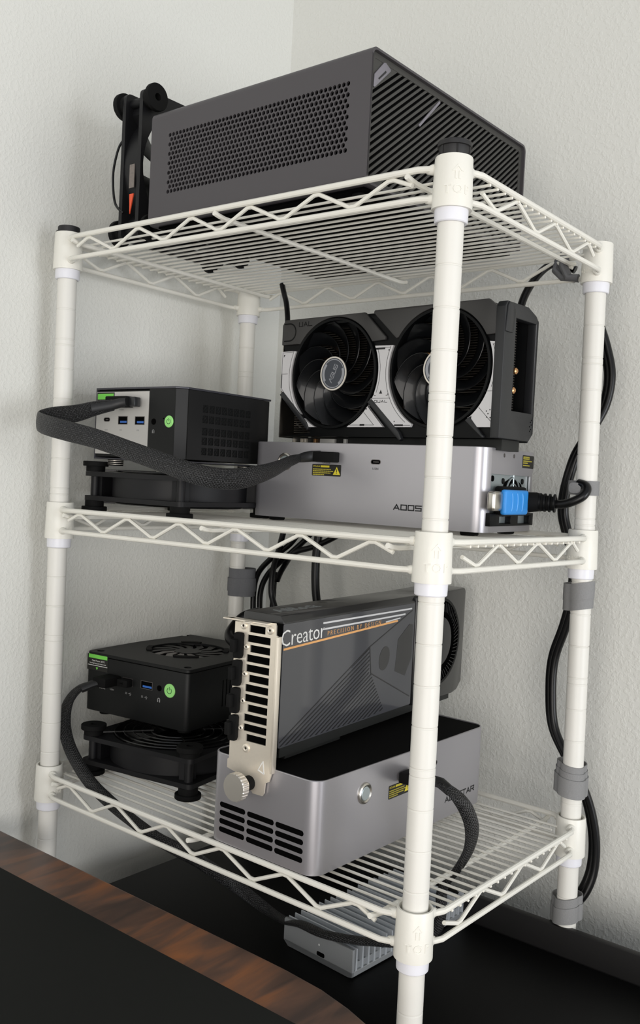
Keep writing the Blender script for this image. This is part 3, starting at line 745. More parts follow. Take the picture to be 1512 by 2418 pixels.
MB().box(8, 214, 29.5, 41, 2, 93).build('dark_backing', 'gpu_black', g1, smooth=0)  # black box added behind the fins so the end opening stays dark
for (x0, x1, z, y) in ((22, 40, 72, 14), (18, 44, 62, 13), (22, 42, 36, 14), (18, 42, 27, 14), (135, 158, 66, 13), (133, 155, 42, 14), (130, 150, 33, 14), (150, 168, 16, 13), (212, 223, 52, 28), (212, 223, 37, 26)):
    MB().rod((x0, y, z), (x1, y, z), 2.6, 10).build('heat_pipe', 'copper', g1)
def angs(c, p): return math.degrees(math.atan2(p[1] - c[1], p[0] - c[0]))
RG = 49.2
def on(c, ang, r=RG): return (c[0] + r * math.cos(math.radians(ang)), c[1] + r * math.sin(math.radians(ang)))
tc_ = g1
def panel(name, poly, mt_, d0=-2.4, d1=.6, bv=0): return MB().prism((0, 0, 0), X, Z, -Y, poly, d0, d1).build(name, mt_, g1, smooth=25, bevel=bv)
panel('upper_panel', [(-1, 80.5), (17.5, 80.5)] + arc(FA, 48.3, 146, 31, 26) + [(116, 78.5), (116.5, 81), (93.5, 102.6), (2, 102.6), (-1, 98)], 'gpu_gray', bv=.5)
panel('upper_panel', [(127.5, 79)] + arc(FB, 48.3, 147, 29, 26) + [(226, 77), (226, 93), (213, 103.4), (104, 103.4), (103, 101.5)], 'gpu_gray', bv=.5)
panel('white_panel', arc(FA, RG, 154.5, 202, 12)[::1] + arc(FA, RG, 202, 249, 12)[1:] + [(36, 7), (0, 41), (-.5, 74.5), (12.5, 74.5)], 'gpu_white')
panel('white_panel', [(118.5, 7), (101, 24.5)] + arc(FA, RG, -34, -66, 12) + [(80, 7)], 'gpu_white')
panel('white_panel', [(103.6, 30)] + arc(FA, RG + .5, -26, 25, 16) + [(124.5, 73.5)] + arc(FB, RG, 155.5, 242, 24) + [(146, 7), (129.5, 7)], 'gpu_white')
panel('white_panel', [(199.5, 14)] + arc(FB, RG, -50, 22, 20) + [(224.6, 70.5), (225.4, 7), (206.5, 7)], 'gpu_white')
# printed lines on the white panels
m = MB(); fo = (0, -.6, 0)
def pl(pts, w=.35):
    for i in range(len(pts) - 1):
        a, b = Vector(pts[i]), Vector(pts[i + 1]); e_ = (b - a).normalized(); nn_ = Vector((-e_.y, e_.x)) * w / 2
        m.prism(fo, X, Z, -Y, [tuple(a - nn_), tuple(b - nn_), tuple(b + nn_), tuple(a + nn_)], 0, .07)
pl([(0, 54.5), (8, 54.5)]); pl([(.8, 73.6), (11, 73.6)] + arc(FA, RG + 2.2, 156, 225, 14)); pl([(.8, 73.6), (.6, 42), (22, 19.5)])
pl([(81.5, 8.6), (97, 20), (109, 8.6), (81.5, 8.6)]); pl([(104.5, 30.6), (125, 30.6)])
pl([(107, 72)] + arc(FA, RG + 2.4, 21, -20, 8)); pl([(122.5, 72)] + arc(FB, RG + 2.2, 157, 235, 16)); pl([(107, 72), (122.5, 72)])
pl([(130, 8.4), (146, 8.4)]); pl([(218.5, 69)] + arc(FB, RG + 2.2, 17, -18, 8)); pl([(218.5, 69), (223.4, 69), (224, 8)]); pl([(209, 22), (222.5, 9)]); pl([(213, 34), (224, 34)])
m.prism(fo, X, Z, -Y, rect(107.5, 117, 70.6, 72), 0, .07); m.prism(fo, X, Z, -Y, rect(130, 139, 7.8, 9.2), 0, .07); m.prism(fo, X, Z, -Y, rect(94, 99, 8, 9.6), 0, .07)
m.prism(fo, X, Z, -Y, [(98.6, 21.6), (101.2, 21.6), (99.9, 23.6)], 0, .07); m.prism(fo, X, Z, -Y, [(113, 34.4), (116.2, 34.4), (114.6, 37.6)], 0, .07)
m.prism(fo, X, Z, -Y, [(200.5, 14), (203, 12.4), (203, 15.6)], 0, .07); m.prism(fo, X, Z, -Y, [(2.2, 71.5), (4.2, 71.5), (2.2, 69.4)], 0, .07)
m.prism(fo, X, Z, -Y, rect(223.2, 224.4, 34, 46), 0, .07); m.prism(fo, X, Z, -Y, rect(.2, 1.2, 42, 54), 0, .07)
for a, b in ((216, 19), (219, 20), (217.5, 17), (220.5, 16.5), (216.5, 14.5), (219.5, 14)): m.prism(fo, X, Z, -Y, circ((a, b), .55, 8), 0, .07)
for a, b in ((121, 69.8), (130, 11.5)): m.prism(fo, X, Z, -Y, circ((a, b), .55, 8), 0, .07)
for p in ([(107.5, 34.5), (107.5, 33), (109.5, 33)], [(120, 33), (122, 33), (122, 34.5)]): pl(p, .4)
strokes(m, 'DUAL', 2.5, 1.7, 1.1, .42, (115, -.6, 28), X, Z, -Y, .07)
m.build('panel_print', 'black_print', g1, smooth=0)
m = MB(); fo = (0, -.6, 0)
pl([(1.5, 99)] + arc((8, 91.4), 7.6, 90, -90, 12) + [(1.5, 83.8)], 1.3)
strokes(m, 'UAL', 4.0, 3.6, 1.6, .7, (27, -.6, 97.6), X, Z, -Y, .07); m.build('relief_lettering', 'gpu_black', g1, smooth=0)
for x, z in ((0, 36), (101.5, 27.5), (198, 12)):   # slanted black bars between the white panels
    k = 1 if x != 198 else .45
    MB().prism((0, 0, 0), X, Z, -Y, [(x - .5, z), (x + 3.5, z + 3), (x + 34 * k, z - 25.5 * k + 1), (x + 37 * k, z - 34 * k + 4), (x + 35 * k, z - 34 * k + 2)], -3, 1.6).build('slanted_bar', 'gpu_end', g1, bevel=.8)
# end cap with opening over the fins
m = MB(); m.plate((226, 0, 0), Y, Z, X, [(-1, -1), (44, -1), (50, 5), (50, 92), (46, 96), (33, 101), (2, 101), (-1, 97)], [rect(15.5, 46.5, 20.5, 90)], -6, 2)
m.build('end_cap', 'gpu_end', g1, bevel=.6)
MB().box(216, 228, 47.5, 49.5, 4, 93).build('end_cap_rear', 'gpu_black', g1, bevel=.5)
MB().prism((226, 0, 0), Y, Z, X, [(1, 97), (-.5, 78), (10, 78), (12, 95), (8, 100.5), (3, 100.5)], 1.5, 3.2).build('cap_panel', 'gpu_end', g1, bevel=.6)
m = MB()
for a, b in ((45, 14), (46.5, 12), (44, 10.5), (46, 8.5), (44.5, 7), (46.4, 15.6)): m.prism((228, 0, 0), Y, Z, X, circ((a, b), .6, 8), 0, .08)
m.build('cap_dots', 'dark_hollow', g1, smooth=0)
# connector area below the shroud
m = MB(); m.box(4, 222, 14, 40, -9.5, -1.2); m.build('lower_frame', 'pcb', g1, smooth=0)
for x0, x1, mm in ((38, 55, 'silver_face'), (5, 7, 'bracket'), (14, 17, 'bracket'), (18, 21, 'bracket'), (30, 33, 'copper'), (65, 68, 'silver_face')):
    MB().box(x0 + 2, x1 + 2, 11, 14.2, -7.6, -2.4).build('board_component', mm, g1, bevel=.4)
m = MB(); m.box(-3.2, -2.2, 3, 42, -2, 84); m.box(-12, -2.2, 26, 40, 84, 85); m.build('slot_bracket', 'steel', g1)
m = MB(); m.tube(spline([(2, 30, 32), (-5, 28, 36), (-9, 26, 33), (-9, 25, 24), (-4, 26, 14), (2, 28, 8)]), 2.0, 8); m.build('fan_lead', 'cable_black', g1)

# ------------------------------------------------------------------ wrapped graphics card on the bottom dock
g2 = root('graphics_card', place(-113.6, -7.6, 112.4, .064, 36), .064, 'plastic-wrapped black blower graphics card standing on the bottom dock', 'graphics card')
# local: x 0..36 (right face x=36), y 0..280, z 0..92 ; the front bracket is at y=0
m = MB(); m.prism((0, 0, 0), X, Z, Y, [(0, 0), (36, 0), (36, 87), (33, 91.5), (1.5, 91.5), (0, 90)], 4, 270)
m.build('shroud', 'gpu2_black', g2, bevel=.6)
m = MB(); m.prism((36, 0, 0), Y, Z, X, [(188, -2), (262, -3), (272, -1), (280, 6), (281, 90), (278, 93), (188, 91)], -36, 1.2); m.build('blower_end', 'gpu2_black', g2, bevel=1.5)
fl = MB().prism((36, 0, 0), Y, Z, X, rrect(3, 186, 0, 86, 1.2, 3), -.2, .5).build('front_panel', 'film', g2, smooth=20)
m = MB(); m.box(14, 30, 20, 90, -12, 0); m.box(2, 34, 8, 262, -8, 0); m.build('edge_connector', 'pcb', g2, smooth=0)
fc_ = (36.5, 0, 0)
zone = [(4, 1), (150, 1), (184, 7), (120, 36), (116, 56.5)]
k = 0
while k < 60:
    b = 4 - k * 3.3; q_ = []
    s_ = .462; lw = 1.0
    quad = [(0, 1 + b), (190, 1 + b + 190 * s_), (190, 1 + b + 190 * s_ + lw), (0, 1 + b + lw)]
    left = clip(quad, [(4, 1), (117, 1), (117, 56.5)]); right = clip(quad, [(117, 1), (184, 6.5), (120, 35.5), (117, 40)])
    for q in (left, right):
        if q and max(p[0] for p in q) - min(p[0] for p in q) > 3: MB().prism(fc_, Y, Z, X, q, -.05, .25).build('stripe', 'film_line', fl, smooth=0)
    k += 1
m = MB()
def pl2(pts, w, d=.2):
    for i in range(len(pts) - 1):
        a, b = Vector(pts[i]), Vector(pts[i + 1]); e_ = (b - a).normalized(); nn_ = Vector((-e_.y, e_.x)) * w / 2
        m.prism(fc_, Y, Z, X, [tuple(a - nn_), tuple(b - nn_), tuple(b + nn_), tuple(a + nn_)], 0, d)
pl2([(4, 4), (116.5, 57), (182, 80)], .9); pl2([(116.5, 57), (120, 35.5), (184, 7)], .9); m.build('panel_seam', 'film_line', fl, smooth=0)
MB().prism(fc_, Y, Z, X, circ((139.5, 45), 1, 24) if False else [(139.5 + 8.2 * math.cos(a), 45 + 9.5 * math.sin(a) + 1.5 * math.cos(a)) for a in [2 * PI * i / 24 for i in range(24)]], -.05, .16).build('oval_print', 'film_mid', fl, smooth=0)
MB().prism(fc_, Y, Z, X, [(157, 32), (174, 26), (184, 40), (184, 68), (178, 69), (160, 58)], -.05, .16).build('polygon_print', 'film_mid', fl, smooth=0)
m = MB(); pl2([(4, 68.6), (158, 73.6)], 1.5); m.build('gold_line', 'gold', fl, smooth=0)
m = MB(); pl2([(50.5, 82.3), (180.7, 81.7)], 1.3); pl2([(50.5, 77.8), (170, 78)], 1.3); pl2([(139, 74.4), (162, 75.5)], 1.0); m.build('silver_line', 'line_silver', fl, smooth=0)
m = MB(); ptext(m, 'Creator', 16.5, (25.5, 0, 76.2) and (36.5, 26.6, 76.0), Y, Z, X, .2, .98, math.radians(1.2), -.14); m.build('model_lettering', 'print_white', fl, smooth=0)
m = MB(); ptext(m, 'PRECISION BY DESIGN', 5.0, (36.5, 94, 74.4), Y, Z, X, .2, 1.55, math.radians(.6), -.1); m.build('motto_lettering', 'gold', fl, smooth=0)
m = MB(); ptext(m, 'ASRock', 15, (18, 42, 91.5), Y, -X, Z, .2, 1.05, 0, .15); lg = m.build('maker_lettering', 'logo_gray', g2, smooth=0)
m = MB(); c2 = (231, 48)
m.lathe([(39, 1.0), (39, 1.8), (36.5, 1.8), (36, -.5), (30, .9)][:3] + [(36.4, .6)], (36, c2[0], c2[1]), X, 56); m.build('blower_ring', 'gpu_black', g2)
MB().lathe([(37, 1.3), (0, 1.3)], (36, c2[0], c2[1]), X, 48).build('blower_opening', 'dark_hollow', g2)
m = MB()
for k in range(56):
    a = 2 * PI * k / 56; d = Vector((0, math.cos(a), math.sin(a))); d2 = Vector((0, math.cos(a + .09), math.sin(a + .09))); o_ = Vector((37.35, c2[0], c2[1]))
    m.add([o_ + d * 27, o_ + d2 * 35, o_ + d2 * 35 + X * 1.2, o_ + d * 27 + X * 1.2, o_ + d * 27 + V(0, -d.z, d.y) * .7, o_ + d2 * 35 + V(0, -d.z, d.y) * .7, o_ + d2 * 35 + V(1.2, -d.z * .7, d.y * .7), o_ + d * 27 + V(1.2, -d.z * .7, d.y * .7)],
          [(0, 1, 2, 3), (7, 6, 5, 4), (0, 4, 5, 1), (3, 2, 6, 7), (1, 5, 6, 2), (0, 3, 7, 4)])
m.build('blower_vanes', 'blade', g2, smooth=0, kind='stuff')
MB().lathe([(22, 1.3), (22, 2.2), (20.5, 2.6), (0, 2.6)], (36, c2[0], c2[1]), X, 40).build('blower_hub', 'gpu_end', g2)
# steel bracket
bk = [(-2, 84), (33.5, 87), (34.5, 85), (34.5, 79), (36.5, 78), (36.3, -16), (34.5, -22), (31, -24), (30.5, -31), (29, -33.2), (20.5, -33.2), (19, -31.5), (18.5, -25), (-3.5, -20), (-3.5, -14), (-2.2, -13)]
sl_ = []
for k in range(12):
    h1 = 83.2 - k * 6.93; a0 = 11.2 if k == 0 else (12.4 if k % 3 == 2 else 9.6); a1 = 25.2 if k == 0 else 30
    sl_.append([(a0, h1 - 5.1), (a1, h1 - 5.1 - .0), (a1, h1), (a0, h1)])
br = MB(); br.plate((0, -1.5, 0), X, Z, -Y, bk, sl_, 0, 1.1); bro = br.build('slot_bracket', 'bracket', g2, smooth=20)
bro['label'] = 'nickel plated slotted bracket'
m = MB(); m.box(35.4, 37.6, -4.0, .5, -16, 78); m.build('bracket_flange', 'bracket', bro, bevel=.4)
m = MB(); m.box(-4, 30, -8, -1, 85.6, 86.8); m.box(-8, 0, -9, -4, 85.8, 86.8); m.box(12, 19, -11, -8, 85.4, 86.6); m.build('bracket_tab', 'bracket', bro, bevel=.3)
MB().box(0, 36, -1.4, 4, -4, 86).build('bracket_backing', 'dark_hollow', g2, smooth=0)
for a, h, r in ((6, 82, 2.7), (29.6, 81.6, 2.9), (13, -3, 3.0), (9.3, 67.5, 2.1), (8.8, 48.5, 2.1), (8.3, 29.5, 2.1), (7.6, 10.3, 2.1)):
    m = MB(); m.lathe([(r, 0), (r, .7), (r * .7, 1.1), (r * .5, 1.1), (r * .3, .7), (0, .7)], (a, -2.6, h), -Y, 16); so = m.build('screw', 'bracket', bro)
    m = MB(); m.box(a - .9, a + .9, -3.5, -3.2, h - .25, h + .25); m.box(a - .25, a + .25, -3.5, -3.2, h - .9, h + .9); m.build('screw_recess', 'dark_hollow', g2, smooth=0)
for i, (h1, da) in enumerate(((77, 0), (57.6, -.5), (38.2, -1), (18.8, -1.5))):
    pa = MB().prism((0, -2.6, 0), X, Z, -Y, [(0 + da, h1 - 1), (1, h1), (6.6 + da, h1), (7.2 + da, h1 - 1.5), (7 + da, h1 - 15.5), (6 + da, h1 - 18), (.2 + da, h1 - 18.4), (-.4 + da, h1 - 16)], 0, 3.4).build('port_cover', 'rubber', bro, bevel=.5)
    m = MB().box(.2 + da, 4 + da, -10.5, -5.9, h1 - 13.5, h1 - 4.5); m.box(-2.6 + da, 1.5 + da, -5, -2.7, h1 - 14, h1 - 5); m.build('pull_tab', 'rubber', bro, bevel=.6)
m = MB(); pts_ = [(25, -15.5), (31, -14), (29.4, -20 + 9), (25, -15.5)]
m.prism((0, -2.6, 0), X, Z, -Y, [(24, -16.2), (29.8, -18.2), (30.2, -17.4), (24.6, -15.4)], 0, .15); m.prism((0, -2.6, 0), X, Z, -Y, [(29.4, -18), (30.2, -17.6), (28.8, -8.8), (28.2, -9.6)], 0, .15); m.prism((0, -2.6, 0), X, Z, -Y, [(24, -16.2), (24.8, -15.8), (28.6, -9.6), (28.2, -9.0)][::-1], 0, .15)
m.build('engraved_mark', 'print_white', bro, smooth=0)
# thumb screw of the dock
ts = root('thumb_screw', (-132.0, -10.6, 86.0), 0, 'large knurled steel thumb screw holding the bracket to the bottom dock', 'screw')
m = MB(); m.lathe([(5, 0), (5.4, 7)], (0, 0, 0), -Y, 24); m.build('rubber_washer', 'rubber', ts)
m = MB(); m.lathe([(5.6, 7), (5.9, 8), (5.9, 11)], (0, 0, 0), -Y, 28); m.build('neck', 'steel', ts)
n = 96; vs = []; 
m = MB()
for y, r in ((10.5, 7.8), (11.0, 9.3), (11.7, 9.8), (16.2, 9.8), (17.0, 9.2)):
    for i in range(n): rr = r - (.45 if (i % 4) in (2, 3) and 11.5 < y < 16.5 else 0); vs.append(V(rr * math.cos(2 * PI * i / n), -y, rr * math.sin(2 * PI * i / n)))
fs = []
for q in range(4): fs += [(q * n + i, q * n + (i + 1) % n, (q + 1) * n + (i + 1) % n, (q + 1) * n + i) for i in range(n)]
fs += [tuple(range(n)), tuple(4 * n + i for i in range(n))[::-1]]
m.add(vs, fs); m.build('knurled_head', 'brushed', ts, smooth=20)

# ------------------------------------------------------------------ mini computers
def usb_a(t, a, h, y=0, w=11.5, hh=6.2, blue=True):
    o = MB().plate((0, y, 0), X, Z, -Y, rect(a - w / 2 - .5, a + w / 2 + .5, h - hh / 2 - .5, h + hh / 2 + .5), [rect(a - w / 2, a + w / 2, h - hh / 2, h + hh / 2)], -2, .15).build('usb_port', 'port_metal', t, smooth=0)
    MB().box(a - w / 2, a + w / 2, y - .04, y + .6, h - hh / 2, h + hh / 2).build('port_opening', 'dark_hollow', o, smooth=0)
    if blue: MB().box(a - w / 2 + 2, a + w / 2 - .6, y - .1, y + .5, h - hh / 2 + .9, h - hh / 2 + 2.6).build('blue_tongue', 'usb_blue', o, smooth=0)
def power_btn(t, a, h, r):
    o = MB().lathe([(r, -.5), (r, .6), (r - .4, .9), (0, .9)], (a, 0, h), -Y, 32).build('power_button', 'green_btn', t)
    m = MB(); m.plate((a, -.9, h), X, Z, -Y, arc((0, 0), r * .48, 125, 415, 22) + arc((0, 0), r * .38, 415, 125, 22), [], 0, .06) if False else None
    m = MB(); A = arc((0, 0), r * .46, 125, 415, 22); B = arc((0, 0), r * .36, 125, 415, 22)
    for i in range(22): m.prism((a, -.9, h), X, Z, -Y, [B[i], A[i], A[i + 1], B[i + 1]][::-1], 0, .06)
    m.prism((a, -.9, h), X, Z, -Y, rect(-r * .05, r * .05, r * .05, r * .56), 0, .06); m.build('power_symbol', 'green_dark', o, smooth=0)
def headphone(t, a, h, y=0):
    m = MB(); m.lathe([(2.6, .3), (2.6, -.1), (2.2, -.3)], (a, y, h), -Y, 20); o = m.build('audio_jack', 'dark_hollow', t)
    MB().lathe([(1.0, -.25), (.2, -.25)], (a + .4, y - .45, h), -Y, 12).build('jack_contact', 'port_metal', o)
def hp_icon(m, a, h, s=1.0):
    A = arc((a, h), 1.3 * s, 0, 180, 8); B = arc((a, h), .85 * s, 0, 180, 8)
    for i in range(8): m.prism((0, 0, 0), X, Z, -Y, [B[i], A[i], A[i + 1], B[i + 1]][::-1], 0, .1)
    for q in (-1.3, .55): m.prism((0, 0, 0), X, Z, -Y, rect(a + q * s, a + (q + .75) * s, h - 1.7 * s, h), 0, .1)
# middle shelf, silver-faced
L, Dp, H = 103.5, 113.3, 61.5
pm = root('mini_computer', place(-266.3, 33.5, 307.3, .057, L), .057, 'mini computer with a silver front panel on the middle shelf fan', 'computer')
m = MB(); m.prism((0, 0, 0), X, Y, Z, [(1.2, 1), (97, 1), (102.5, 8.5), (102.5, Dp - 1), (1.2, Dp - 1)], 2.2, H - 2.6); m.build('body', 'pc_black', pm, smooth=20)
m = MB(); m.prism((0, 0, 0), X, Y, Z, [(0, 0), (97, -1), (103.5, 7.5), (104, Dp + 2), (0, Dp)], H - 1.7, H); ld = m.build('lid', 'lid_gray', pm, bevel=.4)
MB().prism((0, 0, 0), X, Y, Z, [(1.5, 2.5), (96, 2.5), (101, 10), (101, Dp - 4), (1.5, Dp - 3)], H - 2.7, H - 1.6).build('lid_gap', 'dark_hollow', pm, smooth=0)
m = MB(); m.box(0, 1.3, 0, Dp, 0, H - 1.6); m.prism((0, 0, 0), X, Y, Z, [(0, 0), (96, 0), (102, 8), (102, Dp), (0, Dp)], -.2, .9); m.build('lower_frame', 'lid_gray', pm, bevel=.3)
MB().box(1.6, 66, -.2, 1, 4.4, 57.8).build('silver_front_panel', 'silver_face', pm, smooth=0)
m = MB(); m.box(66.6, 96.6, -.2, 1, 2.8, 60); m.build('black_front_panel', 'pc_black', pm, smooth=0)
m = MB(); m.prism((0, 0, 0), X, Y, Z, [(96.7, -.1), (102.8, 7.9), (102, 9), (96.5, 1)], 2.6, H - 2); m.build('corner_strip', 'pc_side', pm, smooth=0)
cols = [25.5 + i * 7.9 for i in range(8)]; rows = (45.4, 36.6, 26.4, 18.4, 9.8)
hl = [rrect(b - .0, b + 6.6, h - 3.1, h + 3.1, .8, 2) for b in cols for h in rows]
m = MB(); m.plate((102.5, 0, 0), Y, Z, X, rect(8.5, Dp, 2.4, H - 2), hl, .02, 1.0); m.build('side_panel', 'pc_side', pm, smooth=0)
for b in cols:
    for h in rows:
        m = MB()
        for (u_, w_) in [(1.6, 1.5), (4.9, 1.5), (3.3, 3.1), (1.6, 4.7), (4.9, 4.7)]:
            m.tube([(102.8, b + u_ + 1.35 * math.cos(a), h - 3.1 + w_ + 1.35 * math.sin(a)) for a in [PI / 3 * i for i in range(6)]], .22, 4, closed=True)
        m.build('vent_mesh', 'pc_black', pm, smooth=0)
st_ = MB().box(2.0, 23.8, -.34, -.15, 42, 57.3).build('warning_sticker', 'label_black', pm, smooth=0)
MB().box(2.8, 22.8, -.4, -.3, 51.4, 56.3).build('green_band', 'green_sticker', st_, smooth=0)
m = MB(); ptext(m, 'Must Power off PC', 1.75, (12.2, -.34, 49.3), X, Z, -Y, .08); m.build('sticker_text', 'print_white', st_, smooth=0)
port_c(pm, (15.3, -.2, 34.0), X, Z, -Y, 6.8, 2.6); usb_a(pm, 35.4, 33.4, y=-.2, w=10.6); usb_a(pm, 56, 33.2, y=-.2, w=10.6)
m = MB(); ptext(m, 'USB4', 1.9, (14.6, -.2, 25.0), X, Z, -Y, .06); ptext(m, 'USB', 1.9, (33, -.2, 25), X, Z, -Y, .06); ptext(m, 'USB', 1.9, (54, -.2, 25), X, Z, -Y, .06); ptext(m, 'Oculink', 1.9, (33, -.2, 42.5), X, Z, -Y, .06)
m.build('port_label', 'print_gray', pm, smooth=0)
headphone(pm, 72.6, 32.4, -.2); power_btn(pm, 90.4, 32.6, 4.9)
m = MB(); hp_icon(m, 72.6, 24.6); o = m.build('headphone_icon', 'print_gray', pm, smooth=0); o.location = (0, -.0003, 0)
MB().lathe([(.7, .05), (.7, .3)], (84, 0, 35), -Y, 10).build('status_light', 'dark_hollow', pm)
for a, b in ((15, 12), (88, 14), (15, Dp - 14), (88, Dp - 12)):
    m = MB(); m.lathe([(6.6, -5.6), (6.8, -.1)], (a, b, 0), Z, 18); o = m.build('foot', 'rubber', pm)
    m = MB()
    for i in range(3): m.lathe([(4.8, -1.8 - i * 1.6), (5.4 + 1.6, -1.3 - i * 1.6), (5.4 + 1.6, -.9 - i * 1.6), (4.8, -.5 - i * 1.6)], (a, b, 0), Z, 18)
    m.build('foot_ring', 'hub_ring', o)
# bottom shelf, all black
L, Dp, H = 123, 139, 54
pb = root('mini_computer', place(-280, 68, 75.2, .117, L), .117, 'all-black mini computer with a round top fan opening on the bottom shelf', 'computer')
hc = (61, 72)
m = MB(); m.prism((0, 0, 0), X, Y, Z, rrect(0, L, 0, Dp, 5, 4), 0, H - 3.4); m.build('body', 'pc_black', pb, bevel=.8)
m = MB(); m.plate((0, 0, 0), X, Y, Z, rrect(0, L, 0, Dp, 5, 4), [circ(hc, 37, 48)] + [circ(p, 3.4, 14) for p in ((9, 9), (L - 9, 9), (9, Dp - 9), (L - 9, Dp - 9))], H - 3.0, H); m.build('top_cover', 'pc_black', pb, bevel=.35, seg=1)
MB().prism((0, 0, 0), X, Y, Z, rrect(1, L - 1, 1, Dp - 1, 4.5, 4), H - 3.5, H - 2.9).build('cover_gap', 'dark_hollow', pb, smooth=0)
m = MB()
for k, (a, b) in enumerate(((20, 50), (110, 140), (200, 235), (290, 325))):
    A = arc(hc, 39.5, a, b, 6) + arc(hc, 34.5, b, a, 6); MB().prism((0, 0, 0), X, Y, Z, A, H - .2, H + 1.2).build('fan_clip', 'rubber', pb)

hb = MB().cyl((hc[0], hc[1], H - 2.8), Z, 13, 1.8, 24).build('top_fan', 'fan_dark', pb)
for k in range(13):
    a = 2 * PI * k / 13; pts_ = [(hc[0] + r * math.cos(a + s_), hc[1] + r * math.sin(a + s_)) for r, s_ in ((13, 0), (24, .12), (35.5, .42), (35.5, .66), (24, .44), (13, .3))]
    MB().prism((0, 0, 0), X, Y, Z, pts_, H - 2.5, H - 1.4).build('blade', 'port_metal' if 8 <= k <= 11 else 'fan_dark', hb, smooth=0)  # lighter material on the near blades paints in the light they catch
st_ = MB().box(1.5, 27.5, -.2, 0, 37.5, 52).build('warning_sticker', 'label_black', pb, smooth=0)
MB().box(3.2, 26.6, -.28, -.1, 48.6, 53 - 1).build('green_band', 'green_sticker', st_, smooth=0)
m = MB(); ptext(m, 'Must Power off PC', 2.1, (15.5, -.2, 46.3), X, Z, -Y, .08); ptext(m, 'Then Plug/Unplug the Oculink Cable', 1.5, (14.8, -.2, 43.9), X, Z, -Y, .08, .95); m.prism((0, -.2, 0), X, Z, -Y, rect(2.5, 27, 41.7, 42.2), 0, .08); m.build('sticker_text', 'print_white', st_, smooth=0)
m = MB(); m.prism((0, -.2, 0), X, Z, -Y, [(12.6, 40.4), (15.4, 40.4), (14, 38)][::-1], 0, .08); m.build('green_arrow', 'green_sticker', st_, smooth=0)
port_c(pb, (38, 0, 32.6), X, Z, -Y, 8, 2.8); usb_a(pb, 52.6, 33.0, blue=False); usb_a(pb, 75.4, 33.6, w=13); headphone(pb, 90.4, 33.4, 0); power_btn(pb, 102.6, 33.2, 6.1)
m = MB(); hp_icon(m, 90.2, 23.2, 1.25); ptext(m, 'USB4', 2.2, (33.6, 0, 23.0), X, Z, -Y, .08)
for a in (53, 72.4):
    ptext(m, 'SS', 2.6, (a - 1.8, 0, 22.6), X, Z, -Y, .08); m.prism((0, 0, 0), X, Z, -Y, rect(a + .6, a + 4.6, 22.5, 22.8), 0, .08); m.prism((0, 0, 0), X, Z, -Y, [(a + 1.6, 22.6), (a + 3.2, 23.9), (a + 3.6, 23.7), (a + 2, 22.5)], 0, .08); m.prism((0, 0, 0), X, Z, -Y, circ((a + 3.2, 21.6), .5, 8), 0, .08)
for i, (x, h) in enumerate(((18, 1.3), (20, 1.9), (22, 2.9), (24, 2.2))): m.prism((0, 0, 0), X, Z, -Y, [(x, 21.9), (x + 1.2, 21.9), (x + 1.2, 21.9 + h), (x + .4, 21.9 + h * .8)], 0, .08)
m.build('port_label', 'print_gray', pb, smooth=0)
for i in range(14): MB().box(L - .3, L + .06, 48 + i * 5.2, 49.3 + i * 5.2, 14, 38).build('side_slot', 'dark_hollow', pb, smooth=0)
for a, b in ((14, 14), (L - 14, 14), (14, Dp - 14), (L - 14, Dp - 14)): MB().lathe([(6, -4.4), (6.6, .1)], (a, b, 0), Z, 16).build('foot', 'rubber', pb)
# small wireless receiver in its second usb port
e = ex(.117); n_ = Vector((-e.y, e.x, 0)); o_ = Vector(place(-280, 68, 75.2, .117, L))
dg_ = root('usb_receiver', o_ + e * 52.6 + n_ * -.2 + Z * 29.5, .117, 'tiny black usb receiver plugged into the all-black mini computer', 'adapter')
MB().box(-6.2, 6.2, -7.5, 0, 0, 6.4).build('cap', 'rubber', dg_, bevel=.7); MB().box(-5.4, 5.4, 0, 1.5, 1, 5.4).build('plug', 'port_metal', dg_)
m = MB(); m.box(-2.4, .8, -7.62, -7.4, 3.2, 3.6); m.box(.6, 1, -7.62, -7.4, 2.2, 4.6); m.build('mark', 'dark_hollow', dg_, smooth=0)

# ------------------------------------------------------------------ braided data cables
def braided(name, pts, width, thick, ups, wscale, label, gr):
    P = spline(pts, 8); uu = [Vector(u) for u in ups]; U = interp(uu, 8); w = interp(wscale, 8)
    m = MB(); m.tube(P, 1, 20, flat=(width / 2, thick / 2), up=U, rs=w)
    o = m.build(name, 'braid', None, smooth=60); return o
pts = [(-326, 12, 352), (-332, -2, 348), (-341, -14, 343), (-351, -28, 339.5), (-354.5, -37, 336.5), (-350, -43.5, 334.5), (-338, -48, 332), (-321, -49.5, 329), (-302, -46, 325.5), (-281, -38, 321), (-258, -28, 314), (-235, -18, 307), (-213, -8, 300), (-199, 5, 296), (-189, 22, 296), (-186, 42, 300), (-190, 65, 305), (-196, 90, 312), (-199, 106, 315.5)]
tr = root('braided_cable', (-326, 12, 352), 0, 'black braided cable looping from the silver-faced mini computer to the middle dock', 'cable')
def shift(l, o): return [tuple(Vector(p) - Vector(o)) for p in l]
o = braided('sleeve', shift(pts, (-326, 12, 352)), 15, 3.6, [(0, 0, 1)] * 5 + [(.05, 0, 1)] * 8 + [(.1, -.1, 1)] * 6, [.62, .8, .95, 1.02, .98, 1.02, 1.06, 1.06, 1.04, 1.0, .98, .98, 1.0, 1.08, 1.08, 1.0, .85, .65, .45], '', None); o.parent = tr
O_ = Vector((-326, 12, 352)); e = ex(.057)
m = MB(); m.tube([Vector(p) - O_ for p in ((-334, -5, 347.5), (-327, 10, 351.5), (-322, 16, 354), (-317, 18.5, 355))], 1, 12, flat=(4.2, 3.2), up=Z, rs=[1.15, 1.0, .95, .9]); m.build('heat_shrink', 'heatshrink', tr)
